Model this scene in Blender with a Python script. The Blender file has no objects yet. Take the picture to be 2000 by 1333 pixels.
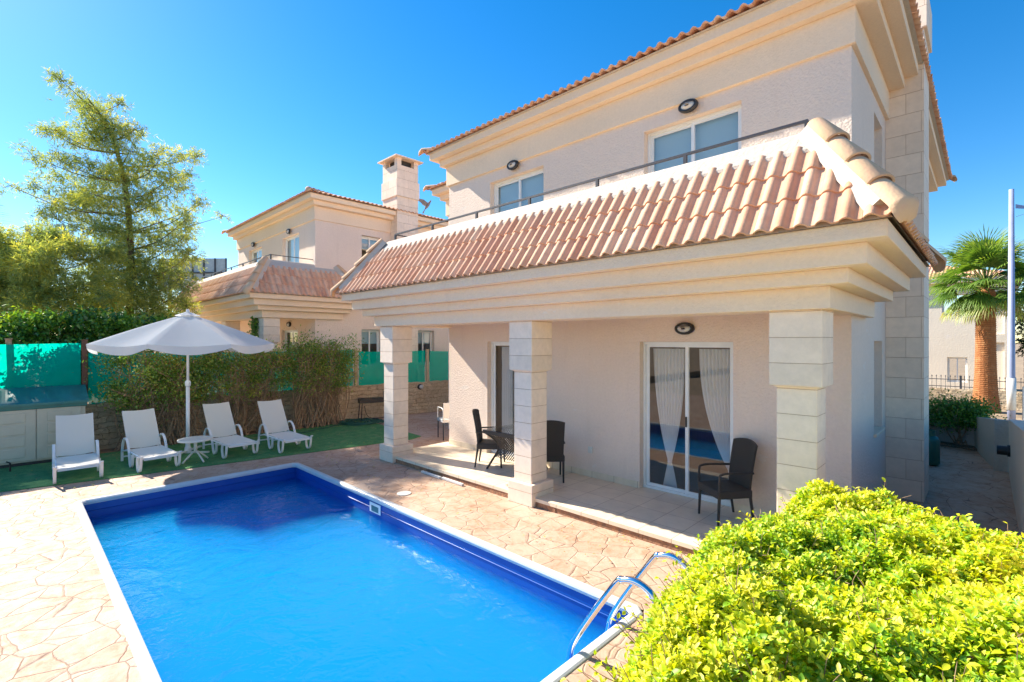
import bpy, bmesh, math, random
import numpy as np
from mathutils import Vector, Matrix, Euler
random.seed(7); rng = np.random.default_rng(7)
S = bpy.context.scene
R = math.radians

# ---------------------------------------------------------------- camera
cam = bpy.data.cameras.new('camera'); camo = bpy.data.objects.new('camera', cam)
S.collection.objects.link(camo); S.camera = camo
camo.location = (0, 0, 2.27); camo.rotation_euler = (R(90), 0, R(44.17))
cam.sensor_width = 36; cam.lens = 17.14; cam.clip_start = .05; cam.clip_end = 3000

# ---------------------------------------------------------------- sky and sun
SUN = Vector((-1, -.215, .77)).normalized()          # towards the sun
W = bpy.data.worlds.new('World'); S.world = W; W.use_nodes = True
wn = W.node_tree.nodes; wl = W.node_tree.links; wn.clear()
sky = wn.new('ShaderNodeTexSky'); sky.sky_type = 'NISHITA'; sky.sun_disc = False
sky.sun_elevation = math.asin(SUN.z); sky.sun_rotation = math.atan2(SUN.x, SUN.y)
sky.altitude = 0; sky.air_density = 1.0; sky.dust_density = .12; sky.ozone_density = 3.0
bg = wn.new('ShaderNodeBackground'); bg.inputs[1].default_value = .088
wo = wn.new('ShaderNodeOutputWorld')
hs = wn.new('ShaderNodeHueSaturation'); hs.inputs['Saturation'].default_value = 1.4
wl.new(sky.outputs[0], hs.inputs['Color']); wl.new(hs.outputs[0], bg.inputs[0]); wl.new(bg.outputs[0], wo.inputs[0])
sl = bpy.data.lights.new('sun', 'SUN'); so = bpy.data.objects.new('sun', sl); S.collection.objects.link(so)
sl.energy = 4.8; sl.angle = R(.53); sl.color = (1, .91, .78)
so.rotation_euler = (-SUN).to_track_quat('-Z', 'Y').to_euler()
S.view_settings.view_transform = 'Standard'; S.view_settings.look = 'None'
S.view_settings.exposure = 1.4; S.view_settings.gamma = 1
S.cycles.max_bounces = 10; S.cycles.transparent_max_bounces = 16; S.cycles.diffuse_bounces = 6
S.cycles.use_denoising = True; S.cycles.volume_bounces = 5

# ---------------------------------------------------------------- helpers
class MB:
    def __init__(s): s.v = []; s.f = []; s.t = []
    def add(s, vs, fs, tint=None):
        n = len(s.v); s.v += [tuple(v) for v in vs]; s.f += [tuple(i + n for i in f) for f in fs]
        s.t += [random.random() if tint is None else tint] * len(fs); return s
    def box(s, x0, x1, y0, y1, z0, z1, tint=None):
        if x0 > x1: x0, x1 = x1, x0
        if y0 > y1: y0, y1 = y1, y0
        if z0 > z1: z0, z1 = z1, z0
        return s.add([(x0,y0,z0),(x1,y0,z0),(x1,y1,z0),(x0,y1,z0),(x0,y0,z1),(x1,y0,z1),(x1,y1,z1),(x0,y1,z1)],
              [(0,3,2,1),(4,5,6,7),(0,1,5,4),(1,2,6,5),(2,3,7,6),(3,0,4,7)], tint)
    def prism(s, poly, z0, z1, tint=None):
        a = sum(poly[i][0]*poly[(i+1)%len(poly)][1]-poly[(i+1)%len(poly)][0]*poly[i][1] for i in range(len(poly)))
        if a < 0: poly = poly[::-1]
        n = len(poly)
        return s.add([(x,y,z0) for x,y in poly]+[(x,y,z1) for x,y in poly],
              [tuple(range(n))[::-1], tuple(range(n,2*n))]+[(i,(i+1)%n,n+(i+1)%n,n+i) for i in range(n)], tint)
    def tube(s, pts, r, n=8, cap=True, tint=None):
        pts = [Vector(p) for p in pts]; m = len(pts)
        rs = r if hasattr(r, '__len__') else [r]*m
        t0 = (pts[1]-pts[0]).normalized(); u = t0.orthogonal().normalized(); vs = []
        for i, p in enumerate(pts):
            t = (pts[min(i+1,m-1)]-pts[max(i-1,0)]).normalized()
            u = (u - t*u.dot(t)).normalized(); w = t.cross(u)
            for k in range(n):
                a = 2*math.pi*k/n; vs.append(p + (u*math.cos(a)+w*math.sin(a))*rs[i])
        fs = [(i*n+k, i*n+(k+1)%n, (i+1)*n+(k+1)%n, (i+1)*n+k) for i in range(m-1) for k in range(n)]
        if cap: fs += [tuple(range(n))[::-1], tuple(range((m-1)*n, m*n))]
        return s.add(vs, fs, tint)
    def lathe(s, prof, n=24, c=(0,0,0), tint=None):
        m = len(prof); vs = []
        for r, z in prof:
            for k in range(n):
                a = 2*math.pi*k/n; vs.append((c[0]+r*math.cos(a), c[1]+r*math.sin(a), c[2]+z))
        fs = [(i*n+k, i*n+(k+1)%n, (i+1)*n+(k+1)%n, (i+1)*n+k) for i in range(m-1) for k in range(n)]
        fs += [tuple(range(n))[::-1], tuple(range((m-1)*n, m*n))]
        return s.add(vs, fs, tint)
    def strip(s, path, y0, y1, th, tint=None):           # flat bar swept in the xz plane
        m = len(path); vs = []
        for i, (x, z) in enumerate(path):
            a = path[max(i-1,0)]; b = path[min(i+1,m-1)]; dx, dz = b[0]-a[0], b[1]-a[1]; l = math.hypot(dx, dz) or 1
            nx, nz = -dz/l*th/2, dx/l*th/2
            vs += [(x+nx,y0,z+nz),(x+nx,y1,z+nz),(x-nx,y1,z-nz),(x-nx,y0,z-nz)]
        fs = [(i*4+k, i*4+(k+1)%4, i*4+4+(k+1)%4, i*4+4+k) for i in range(m-1) for k in range(4)] + [(3,2,1,0), ((m-1)*4,(m-1)*4+1,(m-1)*4+2,(m-1)*4+3)]
        return s.add(vs, fs, tint)
    def grid(s, fn, nu, nv, tint=None):
        vs = [fn(i/nu, j/nv) for j in range(nv+1) for i in range(nu+1)]
        return s.add(vs, [(j*(nu+1)+i, j*(nu+1)+i+1, (j+1)*(nu+1)+i+1, (j+1)*(nu+1)+i) for j in range(nv) for i in range(nu)], tint)
    def xf(s, M, start=0):
        s.v = s.v[:start] + [tuple(M @ Vector(v)) for v in s.v[start:]]; return s

def tag(o, label=None, cat=None, group=None, kind=None):
    if label: o['label'] = label
    if cat: o['category'] = cat
    if group: o['group'] = group
    if kind: o['kind'] = kind
    return o
def obj(name, mb, mat, parent=None, loc=None, smooth=False, bevel=0, rotz=0, fix=False):
    me = bpy.data.meshes.new(name); me.from_pydata(mb.v, [], mb.f)
    at = me.attributes.new('tint', 'FLOAT', 'FACE'); at.data.foreach_set('value', np.array(mb.t, dtype=np.float32))
    if fix:
        bm = bmesh.new(); bm.from_mesh(me); bmesh.ops.recalc_face_normals(bm, faces=bm.faces); bm.to_mesh(me); bm.free()
    if smooth: me.polygons.foreach_set('use_smooth', [True]*len(me.polygons))
    if mat: me.materials.append(mat)
    o = bpy.data.objects.new(name, me); S.collection.objects.link(o)
    if loc: o.location = loc
    if rotz: o.rotation_euler.z = rotz
    if parent: o.parent = parent
    if bevel:
        b = o.modifiers.new('bevel', 'BEVEL'); b.width = bevel; b.segments = 2; b.limit_method = 'ANGLE'
    return o
def thing(name, label, cat, loc=(0,0,0), rotz=0, group=None):
    o = bpy.data.objects.new(name, None); S.collection.objects.link(o)
    o.location = loc; o.rotation_euler.z = rotz; o.empty_display_size = .1
    return tag(o, label, cat, group)
def copy_tree(o, parent=None):
    kids = [c for c in list(S.objects) if c.parent == o]
    c = o.copy(); S.collection.objects.link(c); c.parent = parent
    for k in kids: copy_tree(k, c)
    return c
def arc(cx, cz, r, a0, a1, n=10, rz=None):
    rz = rz or r
    return [(cx+r*math.cos(R(a0+(a1-a0)*i/n)), cz+rz*math.sin(R(a0+(a1-a0)*i/n))) for i in range(n+1)]
def catmull(P, n=6):
    P = [Vector(p) for p in P]; out = []
    for i in range(len(P)-1):
        p0, p1, p2, p3 = P[max(i-1,0)], P[i], P[i+1], P[min(i+2,len(P)-1)]
        for k in range(n):
            t = k/n
            out.append(.5*((2*p1)+(p2-p0)*t+(2*p0-5*p1+4*p2-p3)*t*t+(3*p1-p0-3*p2+p3)*t**3))
    return out + [P[-1]]

# ---------------------------------------------------------------- materials
class NT:
    def __init__(s, name):
        s.m = bpy.data.materials.new(name); s.m.use_nodes = True; s.n = s.m.node_tree.nodes; s.l = s.m.node_tree.links
        s.n.clear(); s.out = s.n.new('ShaderNodeOutputMaterial'); s._tc = None
    def node(s, typ, **kw):
        nd = s.n.new('ShaderNode'+typ)
        for k, v in kw.items():
            if k in nd.inputs.keys() if isinstance(k, str) else False: s.set(nd.inputs[k], v)
            else: setattr(nd, k, v)
        return nd
    def set(s, inp, v):
        if isinstance(v, bpy.types.NodeSocket): s.l.new(v, inp)
        elif isinstance(v, (tuple, list)) and len(v) == 3 and inp.type == 'RGBA': inp.default_value = (*v, 1)
        else: inp.default_value = v
    def co(s, kind='Object'):
        if not s._tc: s._tc = s.n.new('ShaderNodeTexCoord')
        return s._tc.outputs[kind]
    def noise(s, scale, detail=4, rough=.55, vec=None, dist=0):
        nd = s.n.new('ShaderNodeTexNoise'); nd.inputs['Scale'].default_value = scale; nd.inputs['Detail'].default_value = detail
        nd.inputs['Roughness'].default_value = rough; nd.inputs['Distortion'].default_value = dist
        s.l.new(vec or s.co(), nd.inputs['Vector']); return nd.outputs['Fac']
    def vor(s, scale, feature='F1', vec=None, out='Distance', rnd=1):
        nd = s.n.new('ShaderNodeTexVoronoi'); nd.feature = feature; nd.inputs['Scale'].default_value = scale
        nd.inputs['Randomness'].default_value = rnd
        s.l.new(vec or s.co(), nd.inputs['Vector']); return nd.outputs[out]
    def math(s, op, a, b=0, c=0, clamp=False):
        nd = s.n.new('ShaderNodeMath'); nd.operation = op; nd.use_clamp = clamp
        for i, v in enumerate((a, b, c)): s.set(nd.inputs[i], v)
        return nd.outputs[0]
    def vmath(s, op, a, b=(0,0,0)):
        nd = s.n.new('ShaderNodeVectorMath'); nd.operation = op
        for i, v in enumerate((a, b)):
            if isinstance(v, bpy.types.NodeSocket): s.l.new(v, nd.inputs[i])
            else: nd.inputs[i].default_value = v
        return nd.outputs[0]
    def rng(s, v, a, b, c=0, d=1):
        nd = s.n.new('ShaderNodeMapRange'); s.set(nd.inputs[0], v)
        for i, x in enumerate((a, b, c, d)): nd.inputs[i+1].default_value = x
        return nd.outputs[0]
    def mix(s, fac, a, b, mode='MIX'):
        nd = s.n.new('ShaderNodeMix'); nd.data_type = 'RGBA'; nd.blend_type = mode
        s.set(nd.inputs[0], fac); s.set(nd.inputs[6], a); s.set(nd.inputs[7], b); return nd.outputs[2]
    def ramp(s, v, stops):
        nd = s.n.new('ShaderNodeValToRGB'); e = nd.color_ramp.elements
        while len(e) < len(stops): e.new(.5)
        for i, (p, c) in enumerate(stops): e[i].position = p; e[i].color = (*c, 1)
        s.set(nd.inputs[0], v); return nd.outputs[0]
    def attr(s, name='tint'):
        nd = s.n.new('ShaderNodeAttribute'); nd.attribute_name = name; return nd.outputs['Fac']
    def sep(s, v):
        nd = s.n.new('ShaderNodeSeparateXYZ'); s.l.new(v, nd.inputs[0]); return nd.outputs
    def comb(s, x, y, z):
        nd = s.n.new('ShaderNodeCombineXYZ')
        for i, v in enumerate((x, y, z)): s.set(nd.inputs[i], v)
        return nd.outputs[0]
    def bump(s, h, dist=.01, strength=1, normal=None):
        nd = s.n.new('ShaderNodeBump'); nd.inputs['Distance'].default_value = dist; nd.inputs['Strength'].default_value = strength
        s.set(nd.inputs['Height'], h)
        if normal: s.l.new(normal, nd.inputs['Normal'])
        return nd.outputs[0]
    def pbr(s, col, rough=.7, metal=0, normal=None, spec=.5, **kw):
        p = s.n.new('ShaderNodeBsdfPrincipled'); s.set(p.inputs['Base Color'], col); s.set(p.inputs['Roughness'], rough)
        s.set(p.inputs['Metallic'], metal); p.inputs['Specular IOR Level'].default_value = spec
        if normal: s.l.new(normal, p.inputs['Normal'])
        for k, v in kw.items(): s.set(p.inputs[k], v)
        return p.outputs[0]
    def done(s, sh): s.l.new(sh, s.out.inputs[0]); return s.m
    def mixs(s, fac, a, b):
        nd = s.n.new('ShaderNodeMixShader'); s.set(nd.inputs[0], fac); s.l.new(a, nd.inputs[1]); s.l.new(b, nd.inputs[2]); return nd.outputs[0]

def schlick(t, f0, normal=None):
    g = t.n.new('ShaderNodeNewGeometry'); d = t.n.new('ShaderNodeVectorMath'); d.operation = 'DOT_PRODUCT'
    t.l.new(g.outputs['Incoming'], d.inputs[0]); t.l.new(normal or g.outputs['Normal'], d.inputs[1])
    c = t.math('SUBTRACT', 1, t.math('ABSOLUTE', d.outputs['Value']), clamp=True)
    return t.math('ADD', f0, t.math('MULTIPLY', 1-f0, t.math('POWER', c, 5)), clamp=True)
def simple(name, col, rough=.6, metal=0, var=.12, scale=6, bump=0, bscale=80, spec=.5):
    t = NT(name); v = t.rng(t.noise(scale), .3, .7, 1-var, 1+var)
    c = t.mix(1, col, t.comb(v, v, v), 'MULTIPLY')
    nm = t.bump(t.noise(bscale, 3), bump) if bump else None
    return t.done(t.pbr(c, rough, metal, nm, spec))

def m_stucco(name, col, b=.013, sc=46):
    t = NT(name)
    v = t.rng(t.noise(.7, 4), .3, .7, .96, 1.03); v2 = t.rng(t.noise(30, 3), .3, .7, .97, 1.03)
    v = t.math('MULTIPLY', v, v2)
    st = t.rng(t.noise(2.2, 6, .7, dist=.6), .64, .80, 0, .16)                 # faint weather stains
    c = t.mix(st, t.mix(1, col, t.comb(v, v, v), 'MULTIPLY'), (col[0]*.78, col[1]*.72, col[2]*.66))
    x, y, z = t.sep(t.co())
    sk = t.noise(1, 4, .6, t.comb(t.math('MULTIPLY', t.math('ADD', x, y), 4.5), 0, t.math('MULTIPLY', z, .5)))       # rain streaks
    c = t.mix(t.rng(sk, .58, .78, 0, .16), c, (col[0]*.66, col[1]*.58, col[2]*.52))
    pt = t.noise(.9, 5, .62, t.comb(t.math('MULTIPLY', t.math('ADD', x, y), 1.3), 3.3, t.math('MULTIPLY', z, 3.2)))     # patched paint
    c = t.mix(t.math('MULTIPLY', t.math('GREATER_THAN', pt, .655), .38), c, (.86, .79, .73))
    h = t.math('ADD', t.noise(sc, 5, .6, dist=.7), t.math('MULTIPLY', t.vor(sc*.8, 'SMOOTH_F1'), .5))
    return t.done(t.pbr(c, .92, normal=t.bump(h, b), spec=.15))
WALLC = (.84, .69, .575); TRIMC = (.87, .69, .51)
M = {}
M['wall'] = m_stucco('stucco', WALLC)
M['trim'] = m_stucco('trim_plaster', TRIMC, .006, 55)
M['whitecap'] = m_stucco('white_render', (.55, .49, .42), .01, 22)
def m_block(name, ch, bw, col=(.88, .72, .57), off=.5, zoff=0):
    t = NT(name); x, y, z = t.sep(t.co())
    zz = t.math('DIVIDE', t.math('ADD', z, zoff), ch); row = t.math('FLOOR', zz); fz = t.math('FRACT', zz)
    u = t.math('DIVIDE', t.math('ADD', x, y), bw)
    u = t.math('ADD', u, t.math('MULTIPLY', t.math('MODULO', row, 2), off)); fu = t.math('FRACT', u)
    jz = .0045/ch; ju = .0035/bw
    jm = t.math('MAXIMUM', t.math('LESS_THAN', fz, jz), t.math('LESS_THAN', fu, ju) if bw < 5 else 0.0)
    wn_ = t.n.new('ShaderNodeTexWhiteNoise'); t.l.new(t.comb(t.math('FLOOR', u), row, 0), wn_.inputs['Vector'])
    v = t.math('MULTIPLY', t.rng(wn_.outputs['Value'], 0, 1, .92, 1.05), t.rng(t.noise(9, 5, .65), .3, .7, .92, 1.06))
    c = t.mix(jm, t.mix(1, col, t.comb(v, v, v), 'MULTIPLY'), (col[0]*.55, col[1]*.44, col[2]*.34))
    h = t.math('SUBTRACT', t.math('MULTIPLY', t.noise(70, 3), .12), jm)
    return t.done(t.pbr(c, .8, normal=t.bump(h, .005), spec=.25))
M['pillar'] = m_block('pillar_stone', .235, 50, zoff=.05)
M['chimney'] = m_block('chimney_stone', .29, .46, off=.37)
# clay tiles
t = NT('clay_tile'); a = t.attr()
c = t.ramp(a, [(0, (.64, .33, .20)), (.3, (.72, .41, .26)), (.6, (.76, .47, .31)), (.85, (.60, .30, .19)), (1, (.80, .54, .37))])
st = t.rng(t.noise(9, 5, .6), .45, .7, 0, .4)
c = t.mix(st, c, (.52, .25, .14)); c = t.mix(t.rng(t.noise(3.1, 6), .5, .7, 0, .35), c, (.80, .62, .42))
M['tile'] = t.done(t.pbr(c, .82, normal=t.bump(t.noise(60, 4), .003), spec=.25))
t = NT('ridge_tile'); a = t.attr()
c = t.ramp(a, [(0, (.62, .41, .25)), (1, (.70, .48, .30))]); c = t.mix(t.rng(t.noise(7, 5), .5, .72, 0, .7), c, (.68, .40, .27))
M['ridge'] = t.done(t.pbr(c, .85, normal=t.bump(t.noise(50, 4), .004), spec=.2))
M['pvc'] = simple('white_upvc', (.80, .80, .78), .35, var=.04)
M['seal'] = simple('dark_seal', (.03, .03, .03), .6)
def m_glass(name, tint=(.95, .96, .96), ior=.085):
    t = NT(name); tr = t.node('BsdfTransparent'); t.set(tr.inputs[0], tint)
    gl = t.node('BsdfGlossy'); gl.inputs['Roughness'].default_value = 0.0; t.set(gl.inputs[0], (1, 1, 1))
    return t.done(t.mixs(schlick(t, ior), tr.outputs[0], gl.outputs[0]))
M['glass'] = m_glass('window_glass')
def m_cloth(name, col, transl=.3, alpha=0, rough=.8, b=0, sc=300):
    t = NT(name); d = t.node('BsdfDiffuse'); t.set(d.inputs[0], col); d.inputs['Roughness'].default_value = .5
    tr = t.node('BsdfTranslucent'); t.set(tr.inputs[0], col)
    if b:
        nm = t.bump(t.noise(sc, 3), b); t.l.new(nm, d.inputs['Normal'])
    s_ = t.mixs(transl, d.outputs[0], tr.outputs[0])
    if alpha:
        tp = t.node('BsdfTransparent'); s_ = t.mixs(alpha, s_, tp.outputs[0])
    return t.done(s_)
M['sheer'] = m_cloth('sheer_curtain', (.95, .95, .95), .4, .05)
M['blind'] = m_cloth('sky_tinted_blind', (.58, .76, .82), .4)  # pale cloth coloured teal to carry the sky reflected in the panes
M['canvas'] = m_cloth('parasol_canvas', (.82, .82, .81), .42, b=.004, sc=6)
M['sling'] = m_cloth('sling_fabric', (.84, .80, .72), .2)
M['plastic'] = simple('white_plastic', (.76, .76, .74), .4, var=.06)
M['offwhite'] = simple('offwhite_plastic', (.70, .68, .60), .45, var=.08)
M['steel'] = simple('polished_steel', (.75, .76, .78), .09, 1, var=.04)
M['iron'] = simple('dark_iron', (.045, .05, .06), .5, var=.2)
M['greyrail'] = simple('grey_painted_rail', (.03, .03, .04), .5, var=.15)
M['black'] = simple('black_plastic', (.02, .02, .022), .4)
M['diffuser'] = simple('lamp_diffuser', (.62, .62, .60), .25, var=.05)
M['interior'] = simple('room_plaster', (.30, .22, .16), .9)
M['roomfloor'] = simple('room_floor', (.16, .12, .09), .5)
# wicker
t = NT('wicker'); x, y, z = t.sep(t.co())
w1 = t.math('SINE', t.math('MULTIPLY', z, 420)); w2 = t.math('SINE', t.math('MULTIPLY', t.math('ADD', x, y), 300))
h = t.math('MULTIPLY', w1, w2)
c = t.mix(t.rng(h, -1, 1, 0, 1), (.018, .016, .014), (.075, .066, .058))
M['wicker'] = t.done(t.pbr(c, .5, normal=t.bump(h, .003)))
# paving
t = NT('stamped_concrete'); co = t.co()
wv = t.n.new('ShaderNodeTexNoise'); wv.inputs['Scale'].default_value = 3.2; wv.inputs['Detail'].default_value = 3; t.l.new(co, wv.inputs['Vector'])
cw = t.vmath('ADD', co, t.vmath('MULTIPLY', t.vmath('SUBTRACT', wv.outputs['Color'], (.5, .5, .5)), (.11, .11, 0)))
cw = t.vmath('MULTIPLY', cw, (1, 1, 0))
e = t.vor(3.5, 'DISTANCE_TO_EDGE', cw, rnd=.85); cell = t.vor(3.5, 'F1', cw, 'Color', rnd=.85)
jw = t.rng(t.noise(2.3, 2), .25, .75, .002, .019)
j = t.math('SUBTRACT', 1, t.math('DIVIDE', e, jw), clamp=True)
cs = t.sep(cell)[0]
base = t.mix(t.rng(cs, 0, 1, 0, .55), (.47, .31, .215), (.54, .395, .29))
base = t.mix(t.rng(t.noise(7, 8, .7, dist=.9), .46, .66, 0, .85), base, (.36, .19, .105))
base = t.mix(t.rng(t.noise(1.2, 4), .42, .66, 0, .5), base, (.56, .45, .36))
c = t.mix(j, base, (.13, .075, .055))
h = t.math('ADD', t.math('MULTIPLY', t.rng(e, 0, .03, 0, 1), .5), t.math('MULTIPLY', t.noise(16, 6, .65, dist=.4), .55))
M['paving'] = t.done(t.pbr(c, t.rng(t.noise(9), .3, .7, .55, .85), normal=t.bump(h, .009), spec=.3))
# patio tiles
t = NT('patio_tiles'); x, y, z = t.sep(t.co()); P = .40
fx = t.math('FRACT', t.math('DIVIDE', t.math('ADD', x, 20.05), P)); fy = t.math('FRACT', t.math('DIVIDE', t.math('ADD', y, 19.9), P))
g = t.math('MAXIMUM', t.math('LESS_THAN', fx, .014), t.math('LESS_THAN', fy, .014))
wn_ = t.n.new('ShaderNodeTexWhiteNoise'); t.l.new(t.comb(t.math('FLOOR', t.math('DIVIDE', t.math('ADD', x, 20.05), P)), t.math('FLOOR', t.math('DIVIDE', t.math('ADD', y, 19.9), P)), 0), wn_.inputs['Vector'])
v = t.math('MULTIPLY', t.rng(wn_.outputs['Value'], 0, 1, .94, 1.04), t.rng(t.noise(5, 6, .6), .3, .7, .9, 1.06))
c = t.mix(g, t.mix(1, (.80, .67, .50), t.comb(v, v, v), 'MULTIPLY'), (.34, .22, .13))
M['patiotile'] = t.done(t.pbr(c, .32, normal=t.bump(t.math('SUBTRACT', 1, g), .002), spec=.45))
t = NT('terracotta_edge'); c = t.mix(t.rng(t.noise(12, 6, .7), .4, .65, 0, 1), (.42, .20, .10), (.20, .11, .07))
M['terra'] = t.done(t.pbr(c, .85, normal=t.bump(t.noise(30, 5), .012)))
# rough stone wall
t = NT('rough_stone'); co = t.co(); x, y, z = t.sep(co)
bx = t.n.new('ShaderNodeTexBrick'); bx.offset = .5
bx.inputs['Scale'].default_value = 1; bx.inputs['Brick Width'].default_value = .30; bx.inputs['Row Height'].default_value = .115
bx.inputs['Mortar Size'].default_value = .007; bx.inputs['Mortar Smooth'].default_value = .6
for nm_, cc in (('Color1', (.82, .64, .42)), ('Color2', (.68, .50, .31)), ('Mortar', (.42, .28, .17))): bx.inputs[nm_].default_value = (*cc, 1)
dz = t.math('MULTIPLY', t.math('SUBTRACT', t.noise(4.5, 4), .5), .16); dx = t.math('MULTIPLY', t.math('SUBTRACT', t.noise(3.7, 3, .5, t.vmath('ADD', co, (7, 3, 1))), .5), .5)
t.l.new(t.comb(t.math('ADD', t.math('ADD', x, y), dx), t.math('ADD', z, dz), 0), bx.inputs['Vector'])
c = t.mix(t.rng(t.noise(5, 6, .7), .4, .7, 0, .6), bx.outputs['Color'], (.52, .37, .24))
c = t.mix(t.rng(t.noise(2.1, 5), .5, .75, 0, .6), c, (.80, .68, .50))
c = t.mix(t.rng(t.noise(17, 5, .7), .52, .66, 0, .6), c, (.40, .26, .15))
h = t.math('ADD', t.math('MULTIPLY', bx.outputs['Fac'], -1.2), t.math('MULTIPLY', t.noise(11, 6, .75), 2.2))
M['roughstone'] = t.done(t.pbr(c, .95, normal=t.bump(h, .03), spec=.1))
M['palestone'] = M['roughstone']
# shade net
t = NT('green_net'); d = t.node('BsdfDiffuse'); col = t.mix(t.rng(t.noise(5, 3), .3, .7, 0, 1), (.0, .42, .31), (.0, .52, .39))
t.set(d.inputs[0], col); tr = t.node('BsdfTranslucent'); t.set(tr.inputs[0], (.0, .85, .62)); tp = t.node('BsdfTransparent')
M['net'] = t.done(t.mixs(.12, t.mixs(.5, d.outputs[0], tr.outputs[0]), tp.outputs[0]))
M['boxgreen'] = simple('green_lid_plastic', (.03, .17, .15), .45, var=.12)
M['boxcream'] = simple('cream_plastic', (.55, .50, .38), .5, var=.05)
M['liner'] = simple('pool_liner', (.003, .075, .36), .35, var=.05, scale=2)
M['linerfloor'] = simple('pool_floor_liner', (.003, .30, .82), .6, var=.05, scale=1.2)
M['coping'] = simple('white_coping', (.60, .61, .60), .4, var=.06, scale=5)
# water: thin surface, fresnel reflection over a tinted clear film
t = NT('pool_water'); co = t.co()
nn = t.bump(t.math('ADD', t.noise(2.2, 3, .5, dist=.8), t.math('MULTIPLY', t.noise(9, 2, .5, dist=1.2), .18)), .035)
tr = t.node('BsdfTransparent'); t.set(tr.inputs[0], (.97, .99, 1)); gl = t.node('BsdfGlossy'); gl.inputs['Roughness'].default_value = .03
t.l.new(nn, gl.inputs['Normal']); 
pv = t.node('VolumePrincipled'); t.set(pv.inputs['Color'], (.02, .57, .95)); pv.inputs['Density'].default_value = 2.2    # slightly milky water
t.l.new(pv.outputs[0], t.out.inputs['Volume'])
M['water'] = t.done(t.mixs(schlick(t, .022, nn), tr.outputs[0], gl.outputs[0]))
# turf
t = NT('artificial_turf'); c = t.mix(t.rng(t.noise(6, 6, .7), .35, .65, 0, 1), (.07, .25, .09), (.15, .36, .13))
c = t.mix(t.rng(t.noise(60, 3), .4, .7, 0, .5), c, (.03, .10, .04)); c = t.mix(t.rng(t.noise(2.4, 6, .7), .56, .68, 0, .5), c, (.34, .30, .16))
M['turf'] = t.done(t.pbr(c, .9, normal=t.bump(t.noise(150, 3), .012), spec=.2))
M['soil'] = simple('dry_soil', (.26, .17, .10), .95, var=.35, scale=9, bump=.03, bscale=30)
M['gravel'] = simple('garden_gravel', (.20, .16, .11), .95, var=.6, scale=50, bump=.04, bscale=60)
M['ground'] = simple('dry_ground', (.30, .22, .14), .95, var=.3, scale=2, bump=.03, bscale=12)
M['asphalt'] = simple('asphalt', (.055, .055, .055), .9, var=.2, scale=20, bump=.006, bscale=120)
t = NT('bark'); x, y, z = t.sep(t.co()); nb = t.noise(9, 6, .7, t.comb(t.math('MULTIPLY', x, 5), t.math('MULTIPLY', y, 5), t.math('MULTIPLY', z, .8)))
M['bark'] = t.done(t.pbr(t.mix(t.rng(nb, .35, .65), (.10, .065, .04), (.27, .18, .12)), .95, normal=t.bump(nb, .02), spec=.1))
M['twig'] = simple('twig_bark', (.36, .23, .14), .95, var=.4, scale=14)
t = NT('palm_trunk'); x, y, z = t.sep(t.co())
rg = t.math('FRACT', t.math('ADD', t.math('MULTIPLY', z, 16), t.math('MULTIPLY', t.noise(3, 4), 1.6)))
c = t.mix(t.math('MULTIPLY', rg, .7), (.46, .20, .085), (.27, .11, .045)); c = t.mix(t.rng(t.noise(8, 5), .5, .7, 0, .6), c, (.56, .30, .14))
M['palmtrunk'] = t.done(t.pbr(c, .9, normal=t.bump(t.math('ADD', rg, t.noise(25, 4)), .02), spec=.1))
def m_leaf(name, stops, transl=.35, rough=.45, gloss=.10):
    t = NT(name); c = t.ramp(t.attr(), stops); d = t.node('BsdfDiffuse'); t.set(d.inputs[0], c)
    tr = t.node('BsdfTranslucent'); c2 = t.mix(1, c, (1.35, 1.25, .5), 'MULTIPLY'); t.set(tr.inputs[0], c2)
    g = t.node('BsdfGlossy'); g.inputs['Roughness'].default_value = rough; t.set(g.inputs[0], (1, 1, 1))
    return t.done(t.mixs(gloss*.5, t.mixs(transl, d.outputs[0], tr.outputs[0]), g.outputs[0]))
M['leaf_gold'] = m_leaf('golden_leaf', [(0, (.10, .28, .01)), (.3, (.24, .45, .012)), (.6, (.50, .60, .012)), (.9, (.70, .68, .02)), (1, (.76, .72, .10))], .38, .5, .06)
M['leaf_boug'] = m_leaf('climber_leaf', [(0, (.08, .17, .02)), (.5, (.20, .36, .04)), (.75, (.50, .52, .07)), (.86, (.46, .30, .11)), (1, (.46, .20, .12))], .35)
M['leaf_gum'] = m_leaf('feathery_leaf', [(0, (.12, .20, .08)), (.35, (.26, .35, .12)), (.7, (.50, .54, .15)), (1, (.76, .66, .10))], .5, .5, .06)
M['leaf_dark'] = m_leaf('dark_leaf', [(0, (.02, .05, .02)), (.6, (.05, .11, .03)), (1, (.12, .2, .04))], .3)
M['leaf_shrub'] = m_leaf('shrub_leaf', [(0, (.04, .13, .02)), (.6, (.13, .30, .03)), (1, (.36, .52, .04))], .35)
M['leaf_palm'] = m_leaf('palm_leaf', [(0, (.05, .12, .02)), (.5, (.12, .24, .03)), (.8, (.26, .38, .06)), (1, (.45, .42, .16))], .4, .5, .07)
M['brownwood'] = simple('brown_slats', (.13, .06, .035), .8, var=.3)
M['bluepaint'] = simple('lavender_painted_steel', (.30, .35, .52), .4, var=.08)
M['pigeon'] = simple('pigeon_feathers', (.13, .13, .15), .8, var=.4, scale=30)
M['hose'] = simple('dark_green_hose', (.02, .10, .07), .5)
M['gasgreen'] = simple('green_painted_cylinder', (.02, .11, .075), .4)
M['farwall'] = m_stucco('cream_render', (.82, .72, .58), .006, 20)
M['beigepost'] = simple('beige_post', (.55, .42, .27), .8)

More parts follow.
